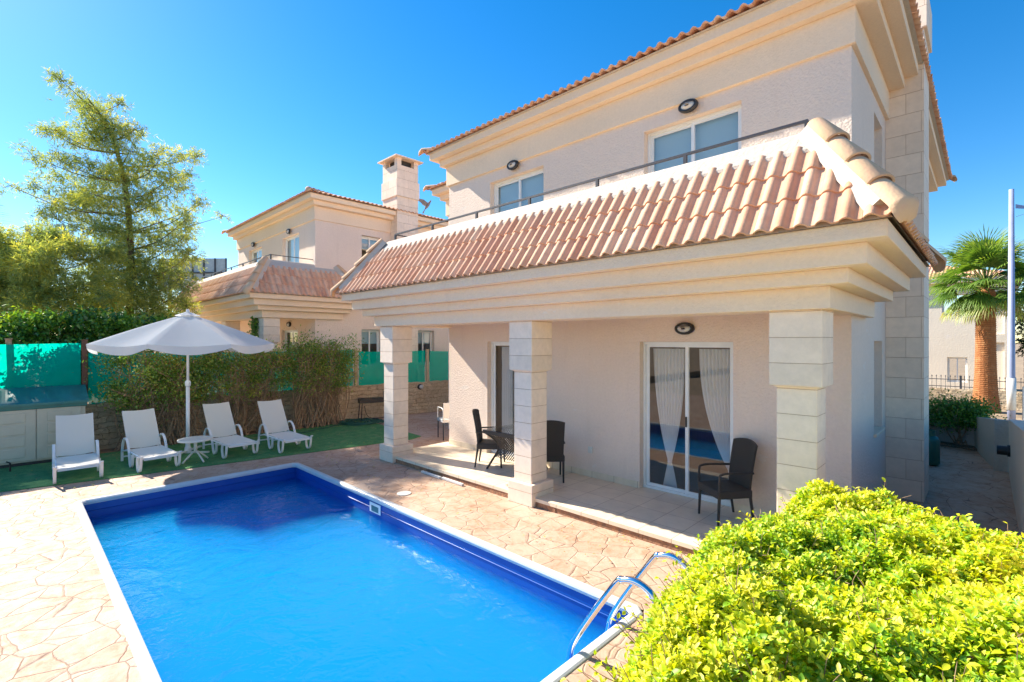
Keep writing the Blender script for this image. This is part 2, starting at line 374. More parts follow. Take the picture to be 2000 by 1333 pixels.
# ---------------------------------------------------------------- leaf meshes
def leaf_obj(name, C, D, N, L, Wd, mat, parent, tint, fold=.25, curl=.12):
    """C centres, D directions, N rough normals, L lengths, Wd widths (numpy)"""
    n = len(C); D = D/np.linalg.norm(D, axis=1)[:, None]
    Rr = np.cross(D, N); Rr /= (np.linalg.norm(Rr, axis=1)[:, None]+1e-9); U = np.cross(Rr, D)
    L = L[:, None]; Wd = Wd[:, None]
    p0 = C; p1 = C + D*L*.42 - Rr*Wd*.5 + U*Wd*fold; p2 = C + D*L*.42 + Rr*Wd*.5 + U*Wd*fold
    pm = C + D*L*.45; p3 = C + D*L - U*L*curl
    V = np.stack([p0, p1, pm, p2, p3], 1).reshape(-1, 3)
    b = np.arange(n)*5
    F = np.stack([b, b+1, b+2, b, b+2, b+3, b+1, b+4, b+2, b+2, b+4, b+3], 1).reshape(-1)
    me = bpy.data.meshes.new(name); me.vertices.add(len(V)); me.vertices.foreach_set('co', V.astype(np.float32).ravel())
    me.loops.add(len(F)); me.loops.foreach_set('vertex_index', F.astype(np.int32))
    nf = n*4; me.polygons.add(nf); me.polygons.foreach_set('loop_start', np.arange(nf, dtype=np.int32)*3)
    me.update(calc_edges=True); me.validate()
    at = me.attributes.new('tint', 'FLOAT', 'FACE'); at.data.foreach_set('value', np.repeat(np.clip(tint, 0, 1), 4).astype(np.float32))
    me.materials.append(mat)
    o = bpy.data.objects.new(name, me); S.collection.objects.link(o); o.parent = parent; return o
def fine_leaf_obj(name, C, D, N, L, Wd, mat, parent, tint, fold=.22, curl=.18):
    n = len(C); D = D/np.linalg.norm(D, axis=1)[:, None]
    Rr = np.cross(D, N); Rr /= (np.linalg.norm(Rr, axis=1)[:, None]+1e-9); U = np.cross(Rr, D)
    L = L[:, None]; Wd = Wd[:, None]
    def pt(a, w_, up): return C + D*L*a + Rr*Wd*w_ + U*(Wd*fold*abs(w_)*2 - L*curl*up)
    V = np.stack([C, pt(.30, -.42, .02), pt(.30, 0, .02), pt(.30, .42, .02), pt(.62, -.46, .22), pt(.62, 0, .22), pt(.62, .46, .22), pt(.84, -.24, .55), pt(.84, .24, .55), pt(1, 0, 1)], 1).reshape(-1, 3)
    tri = np.array([0,2,1, 0,3,2, 1,2,5, 1,5,4, 2,3,6, 2,6,5, 4,5,7, 5,6,8, 5,8,7, 7,8,9]); b = np.arange(n)*10
    F = (b[:, None]+tri[None, :]).reshape(-1); nf = n*10
    me = bpy.data.meshes.new(name); me.vertices.add(len(V)); me.vertices.foreach_set('co', V.astype(np.float32).ravel())
    me.loops.add(len(F)); me.loops.foreach_set('vertex_index', F.astype(np.int32)); me.polygons.add(nf); me.polygons.foreach_set('loop_start', np.arange(nf, dtype=np.int32)*3)
    me.update(calc_edges=True); me.validate(); me.polygons.foreach_set('use_smooth', [True]*nf)
    at = me.attributes.new('tint', 'FLOAT', 'FACE'); at.data.foreach_set('value', np.repeat(np.clip(tint, 0, 1), 10).astype(np.float32))
    me.materials.append(mat); o = bpy.data.objects.new(name, me); S.collection.objects.link(o); o.parent = parent; return o
def rosettes(C, r_, per, Lmin, Lmax, out=(0, 0, 1)):
    n = len(C); ax = r_.normal(size=(n, 3))*.38+np.array(out); ax /= np.linalg.norm(ax, axis=1)[:, None]
    u = np.cross(ax, r_.normal(size=(n, 3))); u /= np.linalg.norm(u, axis=1)[:, None]; v = np.cross(ax, u); CC, DD, NN, LL = [], [], [], []
    for k in range(per):
        a = k*2.4+r_.normal(0, .25, n); e = np.clip(.15+k*.16+r_.normal(0, .18, n), -.5, 1.3); h = np.cos(a)[:, None]*u+np.sin(a)[:, None]*v
        DD.append(h*np.cos(e)[:, None]+ax*np.sin(e)[:, None]); CC.append(C+ax*(k*.007)+h*.004); NN.append(ax+r_.normal(size=(n, 3))*.15); LL.append(r_.uniform(Lmin, Lmax, n)*(1-.07*k))
    return np.concatenate(CC), np.concatenate(DD), np.concatenate(NN), np.concatenate(LL)
def rdir(n, up=0.):
    d = rng.normal(size=(n, 3)); d[:, 2] += up; return d/np.linalg.norm(d, axis=1)[:, None]

# ================================================================ SETTING
# ground: one sheet to the horizon, with the pool's hole and the drop to the street
PX0, PX1, PY0, PY1 = -9.16, -2.10, .68, 3.68            # water rectangle
CW = .085
xs = [-900, -80, -30, -13.32, -13.22, PX0-.04, PX1+.04, .5, 10, 60, 900]
ys = [-900, -60, -8, PY0-.04, PY1+.04, 15.4, 23.0, 24.6, 60, 120, 900]
def gh(x, y):
    if x <= -13.3: return .32 if y < 24 else -.75
    return -.78 if y >= 24.5 else -.012
g = MB(); idx = {}
for i, x in enumerate(xs):
    for j, y in enumerate(ys): idx[i, j] = len(g.v); g.v.append((x, y, gh(x, y)))
for i in range(len(xs)-1):
    for j in range(len(ys)-1):
        if abs(xs[i]-(PX0-.04)) < 1e-6 and abs(ys[j]-(PY0-.04)) < 1e-6: continue
        g.f.append((idx[i,j], idx[i+1,j], idx[i+1,j+1], idx[i,j+1])); g.t.append(0)
tag(obj('ground', g, M['ground']), kind='structure')
def sheet_hole(x0, x1, y0, y1, z, hole):
    m = MB(); hx0, hx1, hy0, hy1 = hole
    for a, b, c, d in ((x0, x1, y0, hy0), (x0, x1, hy1, y1), (x0, hx0, hy0, hy1), (hx1, x1, hy0, hy1)):
        m.add([(a,c,z),(b,c,z),(b,d,z),(a,d,z)], [(0,1,2,3)], .5)
    return m
tag(obj('paving', sheet_hole(-13.1, .35, -7, 15.2, 0, (PX0-.04, PX1+.04, PY0-.04, PY1+.04)), M['paving']), kind='structure')
road = MB(); road.add([(-80, 24.8, -.770), (80, 24.8, -.770), (80, 29.6, -.770), (-80, 29.6, -.770)], [(0,1,2,3)], .5)
tag(obj('road', road, M['asphalt']), kind='structure')
# lawn of green turf
lw = MB(); poly = [(-13.05, -6), (-10.75, -6), (-10.6, -.1), (-10.24, 1.72), (-9.62, 5.6), (-9.48, 6.45), (-9.62, 6.8), (-11.4, 6.95), (-12.75, 7.05), (-13.05, 6.2)]
lw.prism(poly, .003, .014, .5); tag(obj('turf', lw, M['turf']), kind='structure')
so_ = MB(); so_.prism([(-13.08, .9), (-12.72, .9), (-12.70, 6.3), (-13.08, 6.6)], .014, .03, .5); tag(obj('planting_strip', so_, M['soil']), kind='structure')
# patio
pa = MB(); pa.box(-8.25, -.96, 5.0, 6.52, .075, .12, .5); pat = tag(obj('patio', pa, M['patiotile']), kind='structure')
ed = MB()
x = -8.24
while x < -.965:
    x2 = min(x+random.uniform(.8, 1.9), -.965)
    ed.box(x, x2-.002, 5.012+random.uniform(-.005, .005), 5.2, .0, .074, random.random()); x = x2
tag(obj('patio_edge', ed, M['terra'], bevel=.004), kind='structure')

for a, b_ in ((-6.98, -6.42), (-6.40, -5.86)):
    q = MB(); q.box(-.27, .27, -.022, .022, 0, .035, .5); tag(obj('edging_strip', q, M['coping'], loc=((a+b_)/2, 4.94, .004), rotz=R(-1.5), bevel=.006), 'short white plastic strip lying against the patio edge, ' + ('left one of two' if a < -6.6 else 'right one of two'), 'edging strip', 'white strips along the patio edge')
# pool: basin, liner, water, coping, skimmer
pool = thing('swimming_pool', 'long rectangular swimming pool with dark blue walls and white rounded edging', 'pool')
FZ = -.80
b = MB(); x0, x1, y0, y1 = PX0, PX1, PY0, PY1
b.add([(x0,y0,FZ),(x1,y0,FZ),(x1,y1,FZ),(x0,y1,FZ),(x0,y0,-.01),(x1,y0,-.01),(x1,y1,-.01),(x0,y1,-.01)], [(0,4,5,1),(1,5,6,2),(2,6,7,3),(3,7,4,0)], .5)
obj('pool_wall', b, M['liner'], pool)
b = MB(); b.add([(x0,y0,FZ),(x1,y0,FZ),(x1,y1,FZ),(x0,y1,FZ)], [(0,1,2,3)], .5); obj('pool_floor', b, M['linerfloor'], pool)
def rect_sweep(x0, x1, y0, y1, prof, ch=.06):
    """profile (outward offset, z) swept round a rectangle with clipped corners"""
    m = MB(); ring = []
    for o, z in prof:
        c = ch + o*.41
        ring.append([(x0-o+c, y0-o, z), (x1+o-c, y0-o, z), (x1+o, y0-o+c, z), (x1+o, y1+o-c, z), (x1+o-c, y1+o, z), (x0-o+c, y1+o, z), (x0-o, y1+o-c, z), (x0-o, y0-o+c, z)])
    n = 8
    for r in ring: m.v += r
    for i in range(len(prof)-1):
        for k in range(n): m.f.append((i*n+k, i*n+(k+1)%n, (i+1)*n+(k+1)%n, (i+1)*n+k)); m.t.append(.5)
    return m
prof = [(.002, -.055), (-.022, -.05), (-.03, -.02), (-.024, .004), (-.005, .016), (.02, .020), (.046, .016), (.060, .008), (.063, -.004)]
obj('coping', rect_sweep(x0, x1, y0, y1, prof), M['coping'], pool, fix=True)
tag(obj('liner_bead', rect_sweep(x0+.004, x1-.004, y0+.004, y1-.004, [(0, -.15), (-.008, -.154), (0, -.158)]), M['liner'], pool))
wt = MB(); nx, ny = 60, 28
wt.box(x0+.003, x1-.003, y0+.003, y1-.003, FZ+.004, -.255, .5)
tag(obj('water', wt, M['water']), kind='structure')
sk = MB(); sx = -6.32
sk.box(sx-.15, sx+.15, y1-.014, y1-.004, -.215, -.075, .5)
o = obj('skimmer', sk, M['plastic'], pool, bevel=.004)
sk = MB(); sk.box(sx-.095, sx+.095, y1-.017, y1-.0145, -.195, -.115, .5); obj('skimmer_mouth', sk, simple('skimmer_mouth', (.03, .16, .18), .3), o)
ln = MB(); ln.lathe([(.105, .001), (.105, .010), (.095, .014), (.02, .014)], 28, (-6.2, 4.08, 0), .5)
tag(obj('drain_cover', ln, M['offwhite'], smooth=False), 'round white drain cover set in the paving beside the pool', 'drain cover')
# ladder
lad = thing('pool_ladder', 'chrome pool ladder with two curved handrails over the pool end near the hedge', 'ladder', (-2.05, 3.1, 0))
for yy in (-.24, .28):
    P = [(.60, yy, .012), (.60, yy, .45), (.58, yy, .56), (.51, yy, .655), (.41, yy, .69), (.31, yy, .67), (.24, yy, .61), (-.08, yy, .12), (-.14, yy, -.05), (-.16, yy, -.2), (-.16, yy, -.72)]
    q = MB(); q.tube(catmull(P, 5), .024, 14, tint=.5); h = obj('handrail', q, M['steel'], lad, smooth=True)
    fl = MB(); fl.lathe([(.05, .002), (.05, .012), (.03, .022)], 20, (.60, yy, 0), .5); obj('flange', fl, M['steel'], h)
for zz in (-.34, -.58):
    q = MB(); q.box(-.20, -.12, -.24, .28, zz, zz+.03, .5); obj('step', q, M['plastic'], lad, bevel=.006)

# ================================================================ HOUSE
def wall_grid(mp, A, B, T, holes, mb):
    """A (a0,a1), B (b0,b1) extents, T (t0,t1) thickness, mp maps (a,b,t)->xyz"""
    As = sorted({A[0], A[1], *[h[0] for h in holes], *[h[1] for h in holes]}); Bs = sorted({B[0], B[1], *[h[2] for h in holes], *[h[3] for h in holes]})
    def solid(i, j):
        if i < 0 or j < 0 or i >= len(As)-1 or j >= len(Bs)-1: return False
        ca, cb = (As[i]+As[i+1])/2, (Bs[j]+Bs[j+1])/2
        return not any(h[0] < ca < h[1] and h[2] < cb < h[3] for h in holes)
    for i in range(len(As)-1):
        for j in range(len(Bs)-1):
            if not solid(i, j): continue
            a0, a1, b0, b1 = As[i], As[i+1], Bs[j], Bs[j+1]; t0, t1 = T
            P = [mp(a, bb, tt) for tt in T for a, bb in ((a0,b0),(a1,b0),(a1,b1),(a0,b1))]
            F = [(0,1,2,3), (7,6,5,4)]
            if not solid(i, j-1): F.append((0,4,5,1))
            if not solid(i+1, j): F.append((1,5,6,2))
            if not solid(i, j+1): F.append((2,6,7,3))
            if not solid(i-1, j): F.append((3,7,4,0))
            mb.add(P, F, .5)
def rect(x0, x1, y0, y1): return [(x0,y0),(x1,y0),(x1,y1),(x0,y1)]
PITCH = .151
def tiles(bm, P0, U, Sd, N, L, SL, course, pitch, t_start=0., lay=None, amp=.034):
    """barrel tiles over a slope: each tile its own curved shell"""
    prof = []
    for k in range(9):
        u = k/8*.64; prof.append((u, amp*math.sin(math.pi*u/.64)**.8))
    prof += [(.74, -amp*.16), (.86, -amp*.2), (1.0, 0)]
    nc = int(L/pitch)+1; s = t_start; row = 0
    while s < SL-.02:
        s1 = min(s+course+.03, SL)
        for c in range(nc):
            dx = random.uniform(-.003, .003); ds = random.uniform(-.006, .006); tint = random.random()
            rows = []
            for (ss, lift) in ((min(s+.28, s1), -.004), (s+ds, .004), (s+ds, .020), (s+ds+.004, .022), (s1, .002)):
                rows.append([bm.verts.new(P0 + U*((c+u)*pitch+dx) + Sd*ss + N*(hh+lift)) for u, hh in prof])
            for a in range(4):
                for k in range(len(prof)-1):
                    f = bm.faces.new((rows[a][k], rows[a][k+1], rows[a+1][k+1], rows[a+1][k])); f[lay] = tint; f.smooth = a in (0, 3)
        s += course; row += 1
def slope_tiles(name, mat, parent, slopes, course=.33):
    """slopes: (eave start, eave end, up vector unit, slope length, left inset at top, right inset at top)"""
    full = bmesh.new(); lf = full.faces.layers.float.new('tint')
    me = bpy.data.meshes.new(name)
    for (A, B, Sd, SL, inl, inr) in slopes:
        bm = bmesh.new(); lay = bm.faces.layers.float.new('tint')
        A = Vector(A); B = Vector(B); Sd = Vector(Sd).normalized(); U = (B-A).normalized(); N = U.cross(Sd).normalized()
        tiles(bm, A, U, Sd, N, (B-A).length, SL, course, PITCH, lay=lay)
        for P, ins, sg in ((A, inl, 1), (B, inr, -1)):
            d = (Sd*SL + U*(ins*sg)).normalized(); nn = d.cross(N).normalized()
            if nn.dot(U*sg) < 0: nn = -nn
            geom = bm.verts[:]+bm.edges[:]+bm.faces[:]
            bmesh.ops.bisect_plane(bm, geom=geom, plane_co=P, plane_no=nn, clear_inner=True)
        tmp = bpy.data.meshes.new('tmp'); bm.to_mesh(tmp); bm.free(); full.from_mesh(tmp); bpy.data.meshes.remove(tmp)
    full.to_mesh(me); full.free(); me.materials.append(mat)
    o = bpy.data.objects.new(name, me); S.collection.objects.link(o); o.parent = parent; return o
def hip_caps(mb, P0, P1, r0, n, lift=.03, bulb=True):
    P0 = Vector(P0); P1 = Vector(P1); d = (P1-P0); L = d.length; d.normalize(); sd = d.cross(Vector((0,0,1))).normalized(); up = sd.cross(d)
    for i in range(n):
        s0 = L*i/n - (.04 if i else 0); s1 = L*(i+1)/n; rows = []; tint = random.random()
        ss = [(s0, r0*1.0, lift+.02), (s0+.005, r0*1.06, lift+.022), (s1, r0*.86, lift-.004)]
        if i == 0 and bulb: ss = [(s0-.09, r0*.35, lift-.05), (s0-.07, r0*.75, lift-.02), (s0-.02, r0*.98, lift+.01)] + ss[1:]
        vs = []
        for (s, r, lf) in ss:
            for k in range(11):
                a = math.pi*k/10; vs.append(P0 + d*s + sd*(r*math.cos(a)) + up*(r*math.sin(a)*.8 + lf - .03))
        m = len(ss); mb.add(vs, [(j*11+k, j*11+k+1, (j+1)*11+k+1, (j+1)*11+k) for j in range(m-1) for k in range(10)], tint)
        # end thickness
        vs2 = []
        for rr in (ss[0][1], ss[0][1]-.016):
            for k in range(11):
                a = math.pi*k/10; vs2.append(P0 + d*ss[0][0] + sd*(rr*math.cos(a)) + up*(rr*math.sin(a)*.8 + ss[0][2] - .03))
        mb.add(vs2, [(k, k+11, k+12, k+1) for k in range(10)], tint)
def hip_mortar(mb, P0, P1, w, lift):
    P0 = Vector(P0); P1 = Vector(P1); d = (P1-P0).normalized(); sd = d.cross(Vector((0,0,1))).normalized(); up = sd.cross(d)
    A = [P0 + sd*w - up*.07, P0 + sd*w*.62 + up*lift, P0 - sd*w*.62 + up*lift, P0 - sd*w - up*.07]
    m = 8; vs = []
    for i in range(m+1):
        f = i/m; off = d*((P1-P0).length*f)
        for k, a in enumerate(A): vs.append(a + off + sd*random.uniform(-.008, .008)*(1 if k in (0, 3) else .3))
    mb.add(vs, [(i*4+k, i*4+k+1, i*4+4+k+1, i*4+4+k) for i in range(m) for k in range(3)] + [(0,1,2,3), (m*4+3, m*4+2, m*4+1, m*4)], .5)

def lamp(parent, p, ny=-1, axis='y'):
    """oval bulkhead light on a wall, facing -y or +x or so"""
    q = MB(); n = 24
    def ring(rx, rz, d): return [(rx*math.cos(2*math.pi*k/n), d, rz*math.sin(2*math.pi*k/n)) for k in range(n)]
    rs = [ring(.135, .085, 0), ring(.135, .085, -.035), ring(.12, .073, -.055), ring(.098, .056, -.055), ring(.098, .056, -.03)]
    q.v = [v for r in rs for v in r]; q.f = [(i*n+k, i*n+(k+1)%n, (i+1)*n+(k+1)%n, (i+1)*n+k) for i in range(4) for k in range(n)]; q.t = [.5]*len(q.f)
    q.tube([(-.098, -.062, .03), (0, -.085, .034), (.098, -.062, .03)], .006, 6, tint=.5)
    d = MB(); d.v = ring(.097, .055, -.035) + ring(.075, .040, -.060) + ring(.03, .016, -.070); d.f = [(i*n+k, i*n+(k+1)%n, (i+1)*n+(k+1)%n, (i+1)*n+k) for i in range(2) for k in range(n)] + [tuple(range(2*n, 3*n))[::-1]]; d.t = [.5]*len(d.f)
    rot = {'y': 0, 'x': R(90)}[axis]
    o = obj('wall_lamp', q, M['black'], parent, loc=p, smooth=False); o.rotation_euler.z = rot
    obj('lamp_glass', d, M['diffuser'], o, smooth=True); return o
def slider(parent, name, mp, a0, a1, z0, z1, blind=None, handle=True):
    """two-leaf sliding door or window; mp(a, t, z)->xyz maps along-wall / depth(inwards +) / height; returns frame object"""
    def bx(mb, a, b, t0, t1, c, d):
        P = [mp(*q) for q in ((a,t0,c),(b,t0,c),(b,t1,c),(a,t1,c),(a,t0,d),(b,t0,d),(b,t1,d),(a,t1,d))]
        mb.add(P, [(0,3,2,1),(4,5,6,7),(0,1,5,4),(1,2,6,5),(2,3,7,6),(3,0,4,7)], .5)
    fw = .035; q = MB()
    bx(q, a0, a0+fw, 0, .07, z0, z1); bx(q, a1-fw, a1, 0, .07, z0, z1); bx(q, a0+fw, a1-fw, 0, .07, z1-fw, z1); bx(q, a0+fw, a1-fw, 0, .07, z0, z0+fw)
    fr = obj(name, q, M['pvc'], parent, bevel=.003)
    mid = (a0+a1)/2
    for (p, r, t0) in ((a0+fw, mid+.022, .032), (mid-.022, a1-fw, .008)):
        s = MB(); w = .042; t1 = t0+.022; c0, c1 = z0+fw, z1-fw
        bx(s, p, p+w, t0, t1, c0, c1); bx(s, r-w, r, t0, t1, c0, c1); bx(s, p+w, r-w, t0, t1, c1-w, c1); bx(s, p+w, r-w, t0, t1, c0, c0+w)
        bx(s, p+w, p+w+.006, t0+.004, t1-.004, c0+w, c1-w)
        obj('sash', s, M['pvc'], fr, bevel=.002)
        gl = MB(); bx(gl, p+w, r-w, t0+.010, t0+.012, c0+w, c1-w); gl.f = gl.f[2:3]; gl.t = gl.t[:1]
        obj('glass_pane', gl, M['glass'], fr)
    if handle:
        s = MB(); hz = z0+(z1-z0)*.45; bx(s, mid-.012, mid+.006, -.012, .008, hz, hz+.14); obj('handle', s, M['black'], fr)
    if blind:
        s = MB(); zz = z0+.03 if blind == 1 else z0+(z1-z0)*blind; bx(s, a0+.02, a1-.02, .085, .089, zz, z1-.02); obj('blind', s, M['blind'], fr)
    return fr

HX0, HX1, HY0, HY1 = -8.05, -1.05, 6.40, 15.5
house = thing('villa', 'pink-beige two-storey villa with tiled porch roof and stone pillars beside the pool', 'house')
w = MB()
fholes = [(-6.88, -5.52, .10, 2.26), (-3.62, -2.30, .10, 2.26), (-6.80, -5.46, 3.3, 5.30), (-3.55, -2.20, 3.3, 5.30)]
wall_grid(lambda a, b_, t_: (a, t_, b_), (HX0, HX1), (-.1, 5.5), (HY0, HY0+.2), fholes, w)
sholes = [(7.9, 8.6, 1.04, 2.27), (7.9, 8.6, 4.2, 5.28), (9.95, 10.75, 1.04, 2.27), (9.95, 10.75, 4.2, 5.28)]
wall_grid(lambda a, b_, t_: (t_, a, b_), (HY0+.2, HY1), (-.1, 5.5), (HX1, HX1-.2), sholes, w)
wall_grid(lambda a, b_, t_: (t_, a, b_), (HY0+.2, HY1), (-.1, 5.5), (HX0, HX0+.2), [], w)
wall_grid(lambda a, b_, t_: (a, t_, b_), (HX0+.2, HX1-.2), (-.1, 5.5), (HY1, HY1-.2), [], w)
obj('wall', w, M['wall'], house, fix=False)
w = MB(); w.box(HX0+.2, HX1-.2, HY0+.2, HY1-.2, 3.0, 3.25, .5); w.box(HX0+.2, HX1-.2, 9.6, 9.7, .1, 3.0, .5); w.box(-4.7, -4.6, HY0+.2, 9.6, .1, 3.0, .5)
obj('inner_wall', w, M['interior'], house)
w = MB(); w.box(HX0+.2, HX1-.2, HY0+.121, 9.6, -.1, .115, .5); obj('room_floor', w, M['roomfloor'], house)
# rear wing seen past the left corner
w = MB(); w.box(-9.97, HX0-.003, 7.9, 13.5, -.1, 5.5, .5); obj('wing_wall', w, M['wall'], house)
def off(o, l=None, r=None): return rect(HX0-(l if l is not None else o), HX1+(r if r is not None else o), HY0-o, HY1+o)
w = MB(); w.prism(off(.045), 5.5, 5.90, .5); w.prism(off(.15, .13, .22), 5.90, 6.03, .5); w.prism(off(.30, .28, .37), 6.03, 6.165, .5)
w2 = rect(-10.02, HX0-.5, 7.85, 13.5); w.prism(w2, 5.5, 5.9, .5); w.prism(rect(-10.12, HX0-.5, 7.74, 13.6), 5.9, 6.03, .5); w.prism(rect(-10.27, HX0-.5, 7.6, 13.75), 6.03, 6.165, .5)
obj('cornice', w, M['trim'], house, bevel=.006)
# main hipped roof
ex0, ex1, ey0, ey1, ez = HX0-.38, HX1+.47, HY0-.40, HY1+.4, 6.175
hw = (ex1-ex0)/2; pr = math.tan(R(15)); rz = ez+hw*pr; sl_ = hw/math.cos(R(15)); c15, s15 = math.cos(R(15)), math.sin(R(15))
slp = [((ex0,ey0,ez),(ex1,ey0,ez),(0,c15,s15),sl_,hw,hw), ((ex1,ey1,ez),(ex0,ey1,ez),(0,-c15,s15),sl_,hw,hw),
       ((ex0,ey1,ez),(ex0,ey0,ez),(c15,0,s15),sl_,hw,hw), ((ex1,ey0,ez),(ex1,ey1,ez),(-c15,0,s15),sl_,hw,hw)]
wx0, wx1, wy0, wy1 = -10.37, HX0-.3, 7.5, 13.85; wh = 2.0
slp += [((wx0,wy0,ez),(wx1,wy0,ez),(0,c15,s15),wh/c15,wh,0), ((wx0,wy1,ez),(wx0,wy0,ez),(c15,0,s15),wh/c15,wh,wh)]
roof = slope_tiles('roof', M['tile'], house, slp, .36)
w = MB(); mx = (ex0+ex1)/2
w.add([(ex0+.05,ey0+.05,ez-.012),(ex1-.05,ey0+.05,ez-.012),(ex1-.05,ey1-.05,ez-.012),(ex0+.05,ey1-.05,ez-.012),(mx,ey0+hw,rz-.03),(mx,ey1-hw,rz-.03)], [(0,1,4),(1,2,5,4),(2,3,5),(3,0,4,5),(0,3,2,1)], .5)
w.add([(wx0+.05,wy0+.05,ez-.012),(HX0,wy0+.05,ez-.012),(HX0,wy1,ez-.012),(wx0+.05,wy1,ez-.012),(wx0+wh,wy0+wh,ez+wh*pr-.03),(HX0,wy0+wh,ez+wh*pr-.03),(wx0+wh,wy1-wh,ez+wh*pr-.03)], [(0,1,5,4),(3,0,4,6),(0,3,2,1)], .5)
obj('roof_bed', w, M['whitecap'], roof)
w = MB()
for P, Q in (((ex0,ey0,ez),(mx,ey0+hw,rz)), ((ex1,ey0,ez),(mx,ey0+hw,rz)), ((ex0,ey1,ez),(mx,ey1-hw,rz)), ((ex1,ey1,ez),(mx,ey1-hw,rz)), ((wx0,wy0,ez),(wx0+wh,wy0+wh,ez+wh*pr)), ((mx,ey0+hw,rz),(mx,ey1-hw,rz))):
    w = MB(); hip_caps(w, P, Q, .085, int((Vector(Q)-Vector(P)).length/.36), .05); obj('ridge_tiles', w, M['ridge'], roof, smooth=True)

# porch: stepped cornice, ceiling, sloping tile skirt, parapet
XL, XR, YF, YB = -8.37, -1.03, 4.96, 7.15
def upoly(o, inner=None):
    p = [(XL-o, YB+o), (XL-o, YF-o), (XR+o, YF-o), (XR+o, YB+o), (HX1+.0, YB+o), (HX1, HY0)]
    if inner: p += [(-1.45, HY0), (-1.45, 5.40), (-7.93, 5.40), (-7.93, HY0)]
    return p + [(HX0, HY0), (HX0, YB+o)]
w = MB()
for o_, z0, z1, inn in ((.075, 2.55, 2.745, 1), (.235, 2.745, 2.868, 0), (.378, 2.868, 3.035, 0), (.52, 3.035, 3.165, 0)): w.prism(upoly(o_, inn), z0, z1, .5)
pc = obj('porch_cornice', w, M['trim'], house, bevel=.007)
EO, TO, ZE, ZT = .585, -.075, 3.165, 4.145      # eave / top offsets and heights of the skirt
def ring(o, z): return [(XL-o, YB+o, z), (XL-o, YF-o, z), (XR+o, YF-o, z), (XR+o, YB+o, z)]
w = MB()
r0, r1 = ring(EO-.03, ZE-.005), ring(TO, ZT-.02)
w.add(r0+r1, [(0,1,5,4),(1,2,6,5),(2,3,7,6)], .5)
hx = ((YB+EO), (YB+TO))
w.add([(XL-EO+.03, YB+EO-.03, ZE-.005), (HX0, YB+EO-.03, ZE-.005), (HX0, YB+TO, ZT-.02), (XL-TO, YB+TO, ZT-.02)], [(0,3,2,1)], .5)
w.add([(XR+EO-.03, YB+EO-.03, ZE-.005), (XR+TO, YB+TO, ZT-.02), (HX1+.002, YB+EO-.03, ZE-.005)], [(0,2,1)], .5)
obj('skirt_bed', w, M['whitecap'], house)
w = MB()   # parapet band: rises off the slope then runs flat and drops to the terrace
def prof_ring(prof):
    m = MB()
    for o, z in prof: m.v += [(XL-o, YB+o, z), (XL-o, YF-o, z), (XR+o, YF-o, z), (XR+o, YB+o, z)]
    for i in range(len(prof)-1):
        for k in range(3): m.f.append((i*4+k, i*4+k+1, i*4+5+k, i*4+4+k)); m.t.append(.5)
    return m
w = prof_ring([(.075, 3.93), (.070, 3.965), (-.075, 4.155), (-.12, 4.185), (-.24, 4.190), (-.26, 4.17), (-.26, 3.3)])
obj('parapet', w, M['whitecap'], house, bevel=0)
w = MB(); w.box(XL-.0+.3, XR-.28, YF+.2, HY0-.002, 3.17, 3.3, .5); obj('terrace_floor', w, M['patiotile'], house)
SLv = math.hypot(EO-TO, ZT-ZE); sv = (EO-TO)/SLv; cz = (ZT-ZE)/SLv; tl = .84
skl = SLv*tl; ins = (EO-TO)*tl
y2 = YB+EO
sk_sl = [((XL-EO,YF-EO,ZE),(XR+EO,YF-EO,ZE),(0,sv,cz),skl,ins,ins), ((XR+EO,YF-EO,ZE),(XR+EO,y2,ZE),(-sv,0,cz),skl,ins,ins), ((XL-EO,y2,ZE),(XL-EO,YF-EO,ZE),(sv,0,cz),skl,ins,ins)]
pt = slope_tiles('porch_roof', M['tile'], house, sk_sl, skl/3)
w = MB(); wm = MB()
for P, Q in (((XR+EO, YF-EO, ZE), (XR+TO, YF-TO, ZT+.03)), ((XL-EO, YF-EO, ZE), (XL-TO, YF-TO, ZT+.03)), ((XR+EO, y2, ZE), (XR+TO, YB+TO, ZT+.03)), ((XL-EO, y2, ZE), (XL-TO, YB+TO, ZT+.03))):
    w = MB(); wm = MB(); hip_caps(w, P, Q, .098, 4, .072); hip_mortar(wm, Vector(P).lerp(Vector(Q), .10), Q, .125, .045)
    o = obj('hip_tiles', w, M['ridge'], pt, smooth=True); obj('mortar', wm, M['whitecap'], o)
# balcony rail
w = MB(); ry = 5.2; rzz = 4.33; rx0, rx1 = -8.21, -1.19
w.box(rx0, rx1, ry-.013, ry+.013, rzz-.012, rzz+.014, .5); w.box(rx1-.016, rx1, ry+.009, HY0, rzz-.012, rzz+.008, .5); w.box(rx0, rx0+.016, ry+.009, 6.9, rzz-.012, rzz+.008, .5)
for px in (-8.2, -7.01, -5.84, -4.70, -3.54, -2.38, -1.2): w.box(px-.018, px+.018, ry-.016, ry+.016, 4.15, rzz-.0125, .5)
obj('balcony_rail', w, M['greyrail'], house)
# pillars
for (cx) in (-8.12, -4.65, -1.24):
    w = MB(); w.box(cx-.165, cx+.165, 5.0, 5.33, .30, 1.86, .5); pl = obj('pillar', w, M['pillar'], house, bevel=.008)
    w = MB(); w.box(cx-.232, cx+.232, 4.94, 5.40, .001, .30, .5); obj('plinth', w, M['pillar'], pl, bevel=.008)
    w = MB(); w.box(cx-.185, cx+.185, 4.98, 5.35, 1.845, 1.86, .5); w.box(cx-.215, cx+.215, 4.95, 5.385, 1.86, 2.549, .5); obj('capital', w, M['pillar'], pl, bevel=.006)
